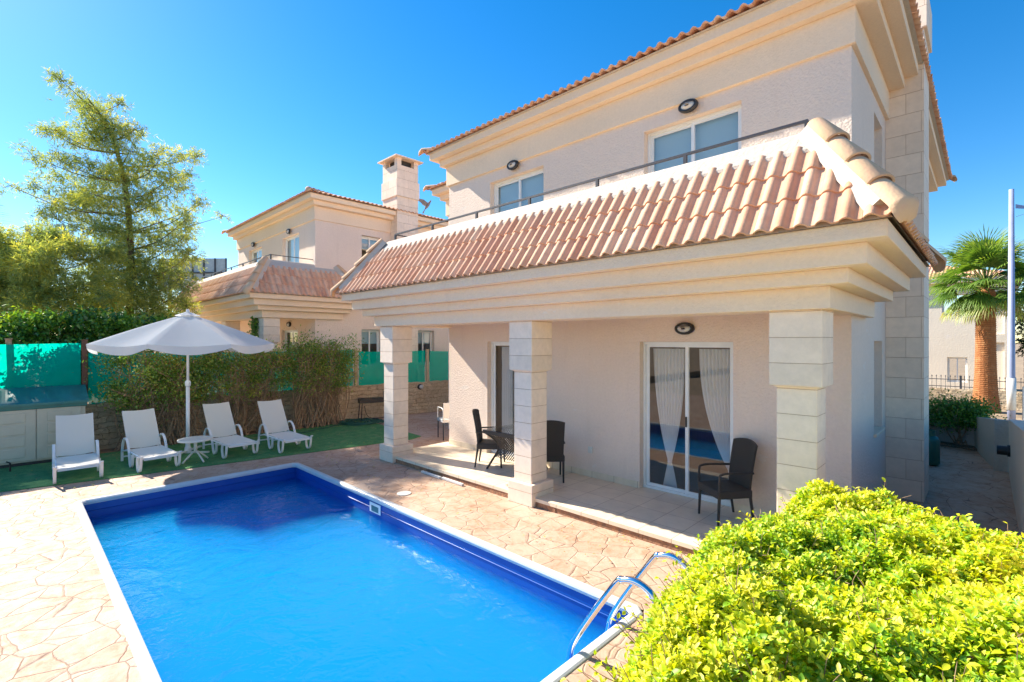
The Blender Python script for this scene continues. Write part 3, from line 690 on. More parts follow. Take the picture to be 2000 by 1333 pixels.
# doors and windows
fy = 6.50
mpf = lambda a, t_, z_: (a, fy+t_, z_)
for a0, a1, z0, z1, bl, nm_ in ((-6.879, -5.521, .121, 2.259, None, 'patio_door'), (-3.619, -2.301, .121, 2.259, None, 'patio_door'), (-6.799, -5.461, 3.31, 5.299, 1, 'balcony_door'), (-3.549, -2.201, 3.31, 5.299, 1, 'balcony_door')):
    slider(house, nm_, mpf, a0, a1, z0, z1, bl)
mps = lambda a, t_, z_: (HX1-.13-t_, a, z_)
for a0, a1, z0, z1 in ((7.9, 8.6, 1.04, 2.27), (7.9, 8.6, 4.2, 5.28), (9.95, 10.75, 1.04, 2.27), (9.95, 10.75, 4.2, 5.28)):
    f = slider(house, 'window', mps, a0+.005, a1-.005, z0+.03, z1-.005, .62, handle=False)
    w = MB(); w.box(HX1-.13, HX1+.035, a0-.04, a1+.04, z0-.028, z0+.012, .5); obj('window_sill', w, M['trim'], f, bevel=.004)
# skirting along the porch wall
for a, b_ in ((-8.04, -6.885), (-5.515, -3.625), (-2.295, -1.1)):
    w = MB(); w.box(a, b_, 6.385, 6.397, .122, .22, .5); obj('skirting', w, M['patiotile'], house)
for p in ((-6.13, 6.35, 5.47), (-2.86, 6.35, 5.44), (-6.05, 6.39, 2.42), (-2.93, 6.39, 2.44)): lamp(house, (p[0], p[1] if p[2] < 3 else 6.35, p[2] if p[2] < 3 else p[2]-.02))
w = MB(); w.box(-4.52, -4.44, 6.378, 6.4, .50, .60, .5); obj('socket', w, M['offwhite'], house, bevel=.004)
# chimney
w = MB(); cx0, cx1, cy0, cy1 = -1.50, -.62, 8.93, 9.75
w.box(cx0+.452, cx1, cy0, cy1, -.02, 5.5, .5); w.box(cx0, cx1, cy0, cy1, 5.5, 6.66, .5); w.box(cx0, cx1, cy0, cy1, 7.24, 7.70, .5)
ch = obj('chimney', w, M['chimney'], house)
w = MB(); w.box(cx0-.035, cx1+.035, cy0-.035, cy1+.035, 6.661, 7.239, .5); obj('chimney_band', w, M['chimney'], ch, bevel=.006)
w = MB()
for a in (cx0, cx1-.16): 
    for c in (cy0, cy1-.16): w = MB(); w.box(a, a+.16, c, c+.16, 7.701, 7.93, .5); obj('chimney_post', w, M['chimney'], ch)
w = MB(); w.box(cx0+.17, cx1-.17, cy0+.17, cy1-.17, 7.701, 7.93, .5); obj('chimney_flue', w, M['seal'], ch)
w = MB(); e_ = .13
w.add([(cx0-e_,cy0-e_,7.931),(cx1+e_,cy0-e_,7.931),(cx1+e_,cy1+e_,7.931),(cx0-e_,cy1+e_,7.931),(cx0-e_,cy0-e_,7.97),(cx1+e_,cy0-e_,7.97),(cx1+e_,cy1+e_,7.97),(cx0-e_,cy1+e_,7.97),((cx0+cx1)/2,(cy0+cy1)/2,8.12)],
      [(0,3,2,1),(0,1,5,4),(1,2,6,5),(2,3,7,6),(3,0,4,7),(4,5,8),(5,6,8),(6,7,8),(7,4,8)], .5); obj('chimney_cap', w, M['trim'], ch)

# the neighbouring villa: same design, a plot away and a little higher
nb = copy_tree(house); nb.location = (-13.2, -.1, .37)
nb['label'] = 'matching two-storey villa with stone chimney behind the parasol and climbing bushes'
nb['category'] = 'house'
w = MB(); w.box(-21.6, -14.2, 4.75, 6.30, .30, .45, .5); tag(obj('patio', w, M['patiotile']), kind='structure')

# ================================================================ BOUNDARY WALLS AND NETS
# left stone wall, bending towards the far corner
def wall_run(pts, z0, z1, th, mat, name, label, jit=.012, topj=.02):
    """a thick wall following a ground line, face displaced a little"""
    m = MB(); P = []
    for (ax, ay), (bx, by) in zip(pts, pts[1:]):
        n = max(2, int(math.hypot(bx-ax, by-ay)/.16))
        P += [(ax+(bx-ax)*i/n, ay+(by-ay)*i/n) for i in range(n)]
    P.append(pts[-1]); nz = 7; vs = []; N = len(P)
    for i, (x, y) in enumerate(P):
        a = P[max(i-1, 0)]; b = P[min(i+1, N-1)]; dx, dy = b[0]-a[0], b[1]-a[1]; l = math.hypot(dx, dy); nx, ny = dy/l, -dx/l
        zt = z1 + random.uniform(-topj, topj)
        for k in range(nz+1): j = random.uniform(0, jit); vs.append((x+nx*j, y+ny*j, z0+(zt-z0)*k/nz))
        vs.append((x-nx*th, y-ny*th, zt)); vs.append((x-nx*th, y-ny*th, z0))
    c = nz+3
    fs = [(i*c+k, (i+1)*c+k, (i+1)*c+k+1, i*c+k+1) for i in range(N-1) for k in range(c-1)] + [tuple(range(c)), tuple(range((N-1)*c, N*c))[::-1]]
    m.add(vs, fs, .5); return tag(obj(name, m, mat, fix=True), label, 'wall')
sw = wall_run([(-13.13, -6.5), (-13.13, 7.0), (-12.92, 8.2), (-12.62, 9.6), (-12.1, 14.9)], -.05, .98, .22, M['roughstone'], 'stone_wall', 'low honey-coloured rubble stone wall along the left side of the garden behind the loungers')
lamp_w = thing('wall_lamp', 'small oval bulkhead lamp on the low stone wall right of the porch corner pillar', 'lamp', (-12.78, 9.02, .83), R(90+12))
n = 20; q = MB(); q.lathe([(.12, 0), (.12, .03), (.10, .045)], n, tint=.5); q.xf(Matrix.Diagonal((1.25, .8, 1, 1)))
q.xf(Matrix.Rotation(R(90), 4, 'X')); h = obj('housing', q, M['black'], lamp_w)
q = MB(); q.lathe([(.085, .045), (.07, .062), (.03, .07)], n, tint=.5); q.xf(Matrix.Diagonal((1.25, .8, 1, 1))); q.xf(Matrix.Rotation(R(90), 4, 'X')); obj('diffuser', q, M['diffuser'], lamp_w, smooth=True)
# posts and green nets
def net_panel(name, label, A, B, z0, z1, sag=.02, slump=0):
    """hanging net between two ground points, slightly billowed"""
    m = MB(); ax, ay = A; bx, by = B; L = math.hypot(bx-ax, by-ay); nx, ny = (by-ay)/L, -(bx-ax)/L
    ph = random.random()*6
    def fn(u, v):
        d = sag*(math.sin(u*9+v*5+ph)+.6*math.sin(u*21-v*9+ph)) + slump*math.sin(math.pi*u)*(1-v)
        zt = z1 - .03*math.sin(math.pi*u) ; return (ax+(bx-ax)*u+nx*d, ay+(by-ay)*u+ny*d, z0+(zt-z0)*v)
    m.grid(fn, 40, 14, .5); return tag(obj(name, m, M['net'], smooth=True), label, 'netting')
net_panel('shade_net', 'bright green shade net hung behind the cream storage box', (-13.22, -2.6), (-13.20, 1.0), .85, 2.23, .02, .04)
net_panel('shade_net', 'green shade net seen through the bushes behind the parasol', (-13.24, 1.12), (-13.20, 6.95), .95, 2.02, .012)
net_panel('shade_net', 'green shade net panel left of the beige post, beside the porch corner pillar', (-13.17, 7.12), (-12.83, 9.22), .95, 1.97, .008)
net_panel('shade_net', 'green shade net panel right of the beige post, up to the house corner', (-12.78, 9.36), (-12.35, 12.4), .95, 1.95, .008)
for (x, y, h_, lb, mt) in ((-13.20, 7.04, 2.03, 'beige square net post at the right end of the bushes', M['beigepost']), (-12.80, 9.29, 1.99, 'beige square net post between the two plain green net panels', M['beigepost']), (-13.20, 1.06, 2.28, 'dark wooden net post at the right end of the bright net', M['brownwood']), (-13.30, -.02, 2.30, 'short weathered wooden post tip above the bright net', M['twig'])):
    q = MB(); q.box(-.03, .03, -.045, .045, .92, h_, .5); q.box(-.04, .04, -.055, .055, h_, h_+.02, .5); tag(obj('net_post', q, mt, loc=(x, y, 0)), lb, 'post')
# storage box
bx_ = thing('storage_box', 'low cream plastic storage box with a dark green lid against the stone wall', 'storage box', (-12.55, -.65, 0))
def panel_door(m, y0, y1):
    m.box(.0, .03, y0, y1, .10, 1.02, .5)
    for k in range(4): m.box(.03, .042, y0+.14, y1-.14, .16+k*.21, .16+k*.21+.17, .5)
q = MB(); q.box(-.50, -.003, -1.1, 1.62, .06, 1.02, .5); obj('body', q, M['boxcream'], bx_, bevel=.01)
for a, b_ in ((-1.09, .93), (.94, 1.55)):
    q = MB(); panel_door(q, a, b_); obj('door', q, M['boxcream'], bx_, bevel=.006)
q = MB(); q.box(-.52, .045, -1.12, 1.64, 1.021, 1.13, .5); obj('lid_rim', q, M['boxgreen'], bx_, bevel=.012)
q = MB(); q.grid(lambda u, v: (-.53+.62*u, -1.14+2.80*v, 1.131+.26*(1-u)**.8+.012*math.sin(v*50)*math.sin(u*3.1)), 14, 60, .5); q.box(.05, .09, -1.14, 1.66, 1.09, 1.133, .5); obj('lid', q, M['boxgreen'], bx_, smooth=False)
q = MB(); q.box(-.50, .02, -1.1, 1.62, 0.01, .058, .5); obj('base', q, M['black'], bx_)
# shift so its front face stands at x=-12.98 in front of the wall
bx_.location = (-12.52, -.60, 0)
# black peg in the turf
pg = MB(); pg.tube([(0, 0, .0), (0, 0, .16)], .014, 8, tint=.5); pg.tube([(0, 0, .16), (.0, -.05, .19)], .012, 8, tint=.5)
tag(obj('ground_peg', pg, M['black'], loc=(-12.1, .0, .0)), 'small dark peg standing in the turf in front of the storage box', 'peg')

# ================================================================ LOUNGERS
def make_lounger():
    t = thing('sun_lounger', 'x', 'sun lounger')
    W2 = .25
    for sg in (-1, 1):
        y0, y1 = (W2+.012, W2+.052) if sg > 0 else (-W2-.052, -W2-.012)
        # armrest bow: rear foot, up and over, down to the middle foot, curling forward up to the seat rail
        p = catmull([Vector((-.30, 0, .012)), Vector((-.29, 0, .22)), Vector((-.20, 0, .40)), Vector((-.04, 0, .475)), Vector((.12, 0, .40)), Vector((.22, 0, .22)), Vector((.27, 0, .07)), Vector((.34, 0, .012)), Vector((.42, 0, .05)), Vector((.45, 0, .15)), Vector((.45, 0, .245))], 5)
        m = MB(); m.strip([(v.x, v.z) for v in p], y0, y1, .022, .5); obj('armrest', m, M['plastic'], t, smooth=False, bevel=.004)
        p = catmull([Vector((.78, 0, .245)), Vector((.76, 0, .14)), Vector((.80, 0, .03)), Vector((.88, 0, .012)), Vector((.95, 0, .06)), Vector((.985, 0, .18)), Vector((1.0, 0, .27)), Vector((1.05, 0, .295))], 5)
        m = MB(); m.strip([(v.x, v.z) for v in p], y0, y1, .022, .5); obj('leg', m, M['plastic'], t, bevel=.004)
        m = MB(); m.tube([(-.28, sg*(W2+.03), .20), (-.05, sg*(W2+.01), .25), (1.0, sg*(W2+.01), .25)], .016, 8, tint=.5); obj('side_rail', m, M['plastic'], t, smooth=True)
        m = MB(); m.tube([(-.02, sg*(W2-.012), .27), (-.47, sg*(W2-.012), .90)], .014, 8, tint=.5); obj('back_rail', m, M['plastic'], t, smooth=True)
    for x, z in ((.98, .25), (-.28, .20), (-.26, .10), (.45, .20)):
        m = MB(); m.tube([(x, -W2-.02, z), (x, W2+.02, z)], .014, 8, tint=.5); obj('crossbar', m, M['plastic'], t, smooth=True)
    m = MB(); m.tube([(-.24, 0, .46), (-.28, 0, .21)], .011, 6, tint=.5); obj('prop', m, M['plastic'], t)
    m = MB(); m.grid(lambda u, v: (1.03-1.01*u, (v-.5)*2*W2, .268-.022*math.sin(math.pi*min(1, u*1.1))*math.sin(math.pi*v) - (.05*(1-u*9)**2 if u < .11 else 0)), 24, 8, .5); obj('seat_sling', m, M['sling'], t, smooth=True)
    m = MB(); m.grid(lambda u, v: (-.015-.46*u+.02*math.sin(math.pi*v), (v-.5)*2*(W2+.003), .285+.645*u-.015*math.sin(math.pi*v)), 16, 8, .5); obj('back_sling', m, M['sling'], t, smooth=True)
    return t
l0 = make_lounger()
LL = (('leftmost white sun lounger, in front of the cream storage box', -11.38, .80, -2), ('white sun lounger between the leftmost one and the parasol pole', -11.29, 1.76, 4), ('white sun lounger just right of the small round table', -11.37, 3.10, 3), ('white sun lounger farthest right, nearest the porch', -11.05, 4.06, 1))
for i, (lb, x, y, a) in enumerate(LL):
    o = l0 if i == 0 else copy_tree(l0)
    o.location = (x, y, .014); o.rotation_euler.z = R(a); o['label'] = lb; o['group'] = 'sun loungers in a row on the turf'

# ================================================================ PARASOL AND SIDE TABLE
um = thing('parasol', 'large round off-white parasol with a scalloped valance standing among the loungers', 'parasol', (-11.55, 2.5, .014))
m = MB(); m.tube([(0, 0, .05), (0, 0, 1.40)], .034, 14, tint=.5); obj('lower_pole', m, M['plastic'], um, smooth=True)
m = MB(); m.tube([(0, 0, 1.38), (0, 0, 2.72)], .024, 12, tint=.5); obj('upper_pole', m, M['plastic'], um, smooth=True)
m = MB(); m.lathe([(.036, 1.34), (.05, 1.36), (.052, 1.43), (.036, 1.46)], 16, tint=.5); m.tube([(.04, 0, 1.40), (.09, -.01, 1.40)], .014, 8, tint=.5); obj('collar', m, M['plastic'], um, smooth=False)
for k in range(2):
    m = MB(); m.box(-.42, .42, -.03, .03, .0+.03*k, .028+.03*k, .5); o = obj('base_bar', m, M['offwhite'], um, bevel=.004); o.rotation_euler.z = R(45+90*k)
m = MB(); m.lathe([(.06, .0), (.06, .10), (.045, .13), (.04, .30)], 16, tint=.5); obj('sleeve', m, M['plastic'], um)
RA, NS = 1.54, 8; ZC, ZR = 2.80, 2.20; ph = R(12)
def cap(u, v, low=0):       # u around 0..1, v 0 apex .. 1 rim
    a = u*2*math.pi; k = (a*NS/(2*math.pi)) % 1; s_ = math.sin(math.pi*k)
    r = RA*v*(1-.06*s_*v) * math.cos(math.pi/NS)/math.cos(math.pi/NS*(2*k-1)) * 1.05
    z = ZC-(ZC-ZR)*(v**1.12) - .055*s_*math.sin(math.pi*min(1, v*.8)*.9)*v**.5 
    return (r*math.cos(a+ph), r*math.sin(a+ph), z-low)
m = MB(); m.grid(lambda u, v: cap(u, .03+.97*v), 96, 16, .5); cn = obj('canopy', m, M['canvas'], um, smooth=True)
def val(u, v):
    k = (u*NS) % 1; x, y, z = cap(u, 1); d = .07+.085*math.sin(math.pi*k)**.7
    f = 1+.012*v*math.sin(u*97); return (x*f, y*f, z-d*v)
m = MB(); m.grid(val, 192, 3, .5); obj('valance', m, M['canvas'], cn, smooth=True)
m = MB(); m.grid(lambda u, v: (.22*v*math.cos(u*6.2832), .22*v*math.sin(u*6.2832), ZC+.05-.085*v-.005*math.sin(u*6.2832*8)), 32, 4, .5); obj('vent_cap', m, M['canvas'], cn, smooth=True)
m = MB(); m.lathe([(.03, 2.70), (.035, 2.86), (.0205, 2.90)], 12, tint=.5); obj('finial', m, M['plastic'], um)
for k in range(NS):
    a = 2*math.pi*k/NS + ph
    p = [Vector((r_*math.cos(a), r_*math.sin(a), z_)) for r_, z_ in ((.04, ZC-.05), (RA*.5, ZC-.045-(ZC-ZR)*.5**1.12), (RA*.99, ZR-.03))]
    m = MB(); m.tube(p, .008, 6, tint=.5); m.tube([Vector((.03*math.cos(a), .03*math.sin(a), 2.12)), p[1]], .007, 6, tint=.5); obj('rib', m, M['plastic'], um)
st = thing('side_table', 'small round off-white plastic side table between two loungers by the parasol pole', 'table', (-10.62, 2.42, .014))
m = MB(); m.lathe([(.27, .395), (.285, .40), (.285, .425), (.27, .432), (.02, .433)], 32, tint=.5); obj('table_top', m, M['offwhite'], st, bevel=0)
m = MB(); m.tube([(0, 0, .16), (0, 0, .395)], .028, 12, tint=.5); obj('column', m, M['offwhite'], st, smooth=True)
for k in range(4):
    a = R(20+90*k); m = MB(); m.tube(catmull([(.0, 0, .20), (.09*math.cos(a), .09*math.sin(a), .15), (.24*math.cos(a), .24*math.sin(a), .012)], 4), .015, 8, tint=.5); obj('leg', m, M['offwhite'], st, smooth=True)

# ================================================================ WICKER FURNITURE
def make_chair():
    t = thing('wicker_chair', 'x', 'chair')      # faces +x, seat .40 high
    w2 = .215
    for sx in (.20, -.19):
        for sg in (-1, 1):
            m = MB()
            if sx > 0: m.tube([(sx+.015, sg*w2, 0), (sx, sg*w2, .34)], [.014, .019], 8, tint=.5)
            else: m.tube([(sx-.05, sg*w2*.95, 0), (sx, sg*w2*.97, .34)], [.014, .019], 8, tint=.5)
            obj('leg', m, M['wicker'], t)
    m = MB(); m.box(-.21, .225, -w2-.015, w2+.015, .31, .405, .5); obj('seat', m, M['wicker'], t, bevel=.014)
    def bk(u, v, th):
        y = (v-.5)*2*(w2*.97+.015*u); z = .40+.52*u + .04*u*(1-(2*v-1)**2)
        x = -.20-.10*u**1.3 + .035*(2*v-1)**2*(.3+.7*u) - .0 + th; return (x, y, z)
    m = MB(); m.grid(lambda u, v: bk(u, v, .014), 12, 10, .5); nn_ = len(m.v); m.grid(lambda u, v: bk(u, v, -.014), 12, 10, .5)
    n1, n2 = 13, 11
    edge = [(j*n1) for j in range(n2)] + [((n2-1)*n1+i) for i in range(1, n1)] + [(j*n1+n1-1) for j in range(n2-2, -1, -1)] + [i for i in range(n1-2, 0, -1)]
    for a, b_ in zip(edge, edge[1:]+edge[:1]): m.f.append((a, b_, b_+nn_, a+nn_)); m.t.append(.5)
    obj('backrest', m, M['wicker'], t, fix=True)
    for sg in (-1, 1):
        yy = sg*(w2+.012)
        m = MB(); m.tube(catmull([(-.225, yy*.97, .60), (.05, yy, .61), (.17, yy, .60), (.205, yy, .56), (.205, yy, .38)], 4), .014, 8, tint=.5); obj('armrest', m, M['wicker'], t, smooth=True)
    return t
c0 = make_chair()
CH = (('dark wicker armchair on the patio in front of the right-hand sliding door', -2.26, 6.02, 232), ('dark wicker armchair left of the dining table, seen from its side', -6.18, 5.83, 38), ('dark wicker armchair right of the dining table, its back towards the camera', -4.90, 5.86, 136))
for i, (lb, x, y, a) in enumerate(CH):
    o = c0 if i == 0 else copy_tree(c0)
    o.location = (x, y, .12); o.rotation_euler.z = R(a); o['label'] = lb; o['group'] = 'wicker chairs on the patio'
tb = thing('dining_table', 'square wicker dining table with a glass top behind the middle pillar', 'table', (-5.66, 5.95, .12))
m = MB(); m.box(-.40, .40, -.40, .40, .660, .672, .5); obj('glass_top', m, M['glass'], tb)
m = MB()
for a, b_, c, d in ((-.41, .41, -.41, -.36), (-.41, .41, .36, .41), (-.41, -.36, -.36, .36), (.36, .41, -.36, .36)): m.box(a, b_, c, d, .60, .659, .5)
obj('apron', m, M['wicker'], tb)
t = NT('woven_lattice'); x, y, z = t.sep(t.co()); 
def band(v, k, wdt): return t.math('LESS_THAN', t.math('ABSOLUTE', t.math('SUBTRACT', t.math('FRACT', t.math('MULTIPLY', v, k)), .5)), wdt)
k_ = t.math('MAXIMUM', band(t.math('ADD', t.math('ADD', x, y), z), 22, .2), band(t.math('SUBTRACT', t.math('ADD', x, y), z), 22, .2))
tp = t.node('BsdfTransparent'); M['lattice'] = t.done(t.mixs(k_, tp.outputs[0], t.pbr((.06, .05, .045), .5)))
for sx in (-1, 1):
    for sy in (-1, 1):
        m = MB(); m.tube(catmull([(sx*.36, sy*.36, 0), (sx*.29, sy*.29, .16), (sx*.22, sy*.22, .34), (sx*.26, sy*.26, .48), (sx*.38, sy*.38, .61)], 4), .018, 8, tint=.5); obj('leg', m, M['wicker'], tb, smooth=True)
m = MB()
for k in range(4):
    ca, sa = round(math.cos(k*math.pi/2)), round(math.sin(k*math.pi/2))
    pts = [(.27, .27, .20), (.22, .22, .34), (.26, .26, .48), (.37, .37, .60)]
    vs = []
    for (x_, y_, z_) in pts:
        for s_ in (-1, 1): X_, Y_ = x_, s_*y_; vs.append((X_*ca-Y_*sa, X_*sa+Y_*ca, z_ + (0 if z_ > .25 else .0)))
    m.add(vs, [(0,1,3,2),(2,3,5,4),(4,5,7,6)], .5)
obj('woven_skirt', m, M['lattice'], tb)
# metal bench behind the house corner
be = thing('garden_chair', 'pale metal garden chair half hidden behind the left house corner', 'chair', (-9.0, 7.15, 0), R(-20))
m = MB(); m.box(-.22, .22, -.22, .22, .40, .47, .5); obj('seat', m, M['diffuser'], be, bevel=.01)
for sx in (-.2, .2):
    for sy in (-.2, .2): m = MB(); m.tube([(sx, sy, 0), (sx, sy, .40)], .014, 8, tint=.5); obj('leg', m, M['greyrail'], be)
for sy in (-.21, .21): m = MB(); m.tube(catmull([(-.2, sy, .45), (-.2, sy, .68), (-.14, sy, .72), (.2, sy, .70), (.21, sy, .45)], 4), .013, 8, tint=.5); obj('armrest', m, M['diffuser'], be, smooth=True)
m = MB(); m.box(.20, .22, -.2, .2, .5, .85, .5); obj('backrest', m, M['diffuser'], be)

# ================================================================ CURTAINS
def curtain(label, xc_top, w_top, xc_tie, z_tie, xc_bot, w_bot, y, ztop=2.16, zb=.16, tie=True, folds=9):
    def fn(u, v):
        z = ztop-(ztop-zb)*v; vt = (ztop-z_tie)/(ztop-zb)
        if tie:
            if v < vt: s_ = v/vt; xc = xc_top+(xc_tie-xc_top)*s_**2.4; w_ = w_top*(1-s_**2.2)+.05*s_**2.2
            else: s_ = (v-vt)/(1-vt); xc = xc_tie+(xc_bot-xc_tie)*s_; w_ = .05+(w_bot-.05)*s_**.8
        else: xc, w_ = xc_top, w_top
        k = u-.5; d = .022*math.sin(u*folds*6.28+math.sin(v*3))*(.4+.6*min(1, w_/w_top+.2))
        return (xc+k*w_, y+d, z)
    m = MB(); m.grid(fn, 110, 40, .5); o = tag(obj('curtain', m, M['sheer'], smooth=True), label, 'curtain')
    if tie:
        q = MB(); q.lathe([(.028, -.02), (.034, 0), (.028, .02)], 12, (xc_tie, y, z_tie), .5); obj('tie_knot', q, M['sheer'], o)
    return o
curtain('white sheer curtain tied in a knot behind the left leaf of the right-hand sliding door', -3.30, .48, -3.28, .52, -3.28, .22, 6.66)
curtain('white sheer curtain gathered to the right behind the right leaf of the right-hand sliding door', -2.62, .46, -2.42, .52, -2.40, .16, 6.66)
curtain('white curtain hanging straight behind the glass of the left-hand sliding door', -6.60, .30, 0, .5, 0, .2, 6.66, tie=False, folds=6)

# ================================================================ BARBECUE AND HOSE
bq = thing('barbecue', 'small dark charcoal barbecue on thin legs in front of the stone wall', 'barbecue', (-12.55, 7.25, 0), R(75))
m = MB(); m.box(-.42, .42, -.15, .15, .52, .64, .5); m.box(-.40, .40, -.13, .13, .641, .65, .5); obj('fire_tray', m, M['black'], bq, bevel=.005)
m = MB(); m.box(.30, .46, -.16, .12, .65, .82, .5); obj('wind_shield', m, M['black'], bq, bevel=.004)
for sx in (-.38, .38):
    for sy in (-.13, .13): m = MB(); m.tube([(sx*1.05, sy*1.4, 0), (sx*.95, sy, .53)], .012, 6, tint=.5); obj('leg', m, M['black'], bq)
m = MB(); m.tube(catmull([(.34, -.12, .5), (.42, -.2, .25), (.2, -.24, .10), (-.2, -.2, .14), (-.3, -.12, .45)], 6), .008, 6, tint=.5); obj('cable', m, M['black'], bq)
pts = []
for k in range(150):
    a = k*.42; r_ = .26+.14*random.random()+.12*math.sin(k*.13); pts.append((1.7*r_*math.cos(a)*(.8), r_*math.sin(a), .02+.10*random.random()*(1-r_)))
pts += [(-.6-.08*k, -.25-.09*k+.04*math.sin(k*1.3), .016) for k in range(12)]
m = MB(); m.tube(catmull(pts, 3), .011, 6, tint=.5); tag(obj('garden_hose', m, M['hose'], loc=(-12.3, 6.75, .014), rotz=R(60), smooth=True), 'coil of dark green garden hose on the ground in front of the barbecue', 'hose')

# ================================================================ SHRUBS
def twigs(mb, P0, dirn, L, r, depth, spread=.55, n=3, droop=0):
    P = [Vector(P0)]; d = Vector(dirn).normalized(); m_ = 5
    for i in range(m_): d = (d + Vector((random.gauss(0, .16), random.gauss(0, .16), random.gauss(0, .12)-droop))).normalized(); P.append(P[-1]+d*L/m_)
    mb.tube(P, [r*(1-.6*i/m_) for i in range(m_+1)], 5, cap=False, tint=random.random())
    if depth:
        for k in range(n):
            i = random.randint(1, m_); dd = (d + Vector((random.gauss(0, spread), random.gauss(0, spread), random.gauss(0, spread*.6)))).normalized()
            twigs(mb, P[i], dd, L*random.uniform(.5, .8), r*.5, depth-1, spread, n, droop)
def bush(label, x0, x1, y0, y1, zlo, zhi, nl, seed, nst, cat='bush', group=None, zg=.02, leafmat='leaf_boug', ls=.055, zfun=None, name='climbing_bush', clumps=60, bare=.5):
    random.seed(seed); r_ = np.random.default_rng(seed)
    t = thing(name, label, cat, ((x0+x1)/2, (y0+y1)/2, zg), group=group); cx, cy = (x0+x1)/2, (y0+y1)/2
    cc = np.stack([r_.uniform(x0, x1, clumps)-cx, r_.uniform(y0, y1, clumps)-cy, r_.uniform(zlo, zhi, clumps)-zg], 1)
    if zfun: cc[:, 2] = np.array([zfun(a+cy, zlo, zhi, u)-zg for a, u in zip(cc[:, 1], r_.random(clumps))])
    tone = r_.normal(0, .16, clumps); k = r_.integers(0, clumps, nl); sg = r_.uniform(.07, .17, clumps)
    C = cc[k]+r_.normal(size=(nl, 3))*sg[k][:, None]*np.array([1, 1.25, .85])
    D = r_.normal(size=(nl, 3)); D[:, 2] += .25; N = r_.normal(size=(nl, 3))*.6 + np.array([.2, -.2, 1.])
    leaf_obj('leaves', C, D, N, r_.uniform(ls*.7, ls*1.35, nl), r_.uniform(ls*.4, ls*.75, nl), M[leafmat], t, .42+tone[k]+r_.normal(0, .2, nl))
    m = MB()
    for i in range(nst):
        y = random.uniform(y0+.15, y1-.15)-cy; tgt = cc[random.randrange(clumps)]
        p0 = Vector((random.uniform(-.12, .12), y, 0)); p1 = Vector((tgt[0], tgt[1]*.6+y*.4, tgt[2])); d = p1-p0
        mid = p0+d*.45+Vector((random.uniform(-.1, .15), random.uniform(-.22, .22), 0))
        m.tube(catmull([p0, mid, p1], 5), [.016*(1-.055*q_) for q_ in range(11)], 5, cap=False, tint=random.random())
        for _ in range(5):
            s_ = random.uniform(.3, 1); twigs(m, p0.lerp(p1, s_)*.4+mid*.6 if s_ < .5 else p0.lerp(p1, s_), d.normalized()+Vector((random.gauss(0, .5), random.gauss(0, .8), random.gauss(0, .5))), random.uniform(.25, .6), .007, 1, n=3)
    obj('stems', m, M['twig'], t); return t
g_ = 'climbing bushes along the stone wall'
bush('tangled climbing bush behind the two left loungers, right of the storage box', -13.0, -12.5, 1.35, 3.3, .90, 1.95, 11500, 3, 56, group=g_)
bush('tangled climbing bush behind the parasol pole and third lounger', -13.0, -12.5, 3.1, 5.0, 1.0, 1.97, 9500, 4, 50, group=g_, clumps=70)
bush('tallest reddish climbing bush, right of the parasol near the porch', -12.95, -12.35, 4.8, 6.55, 1.1, 2.27, 11500, 5, 70, group=g_, clumps=60)

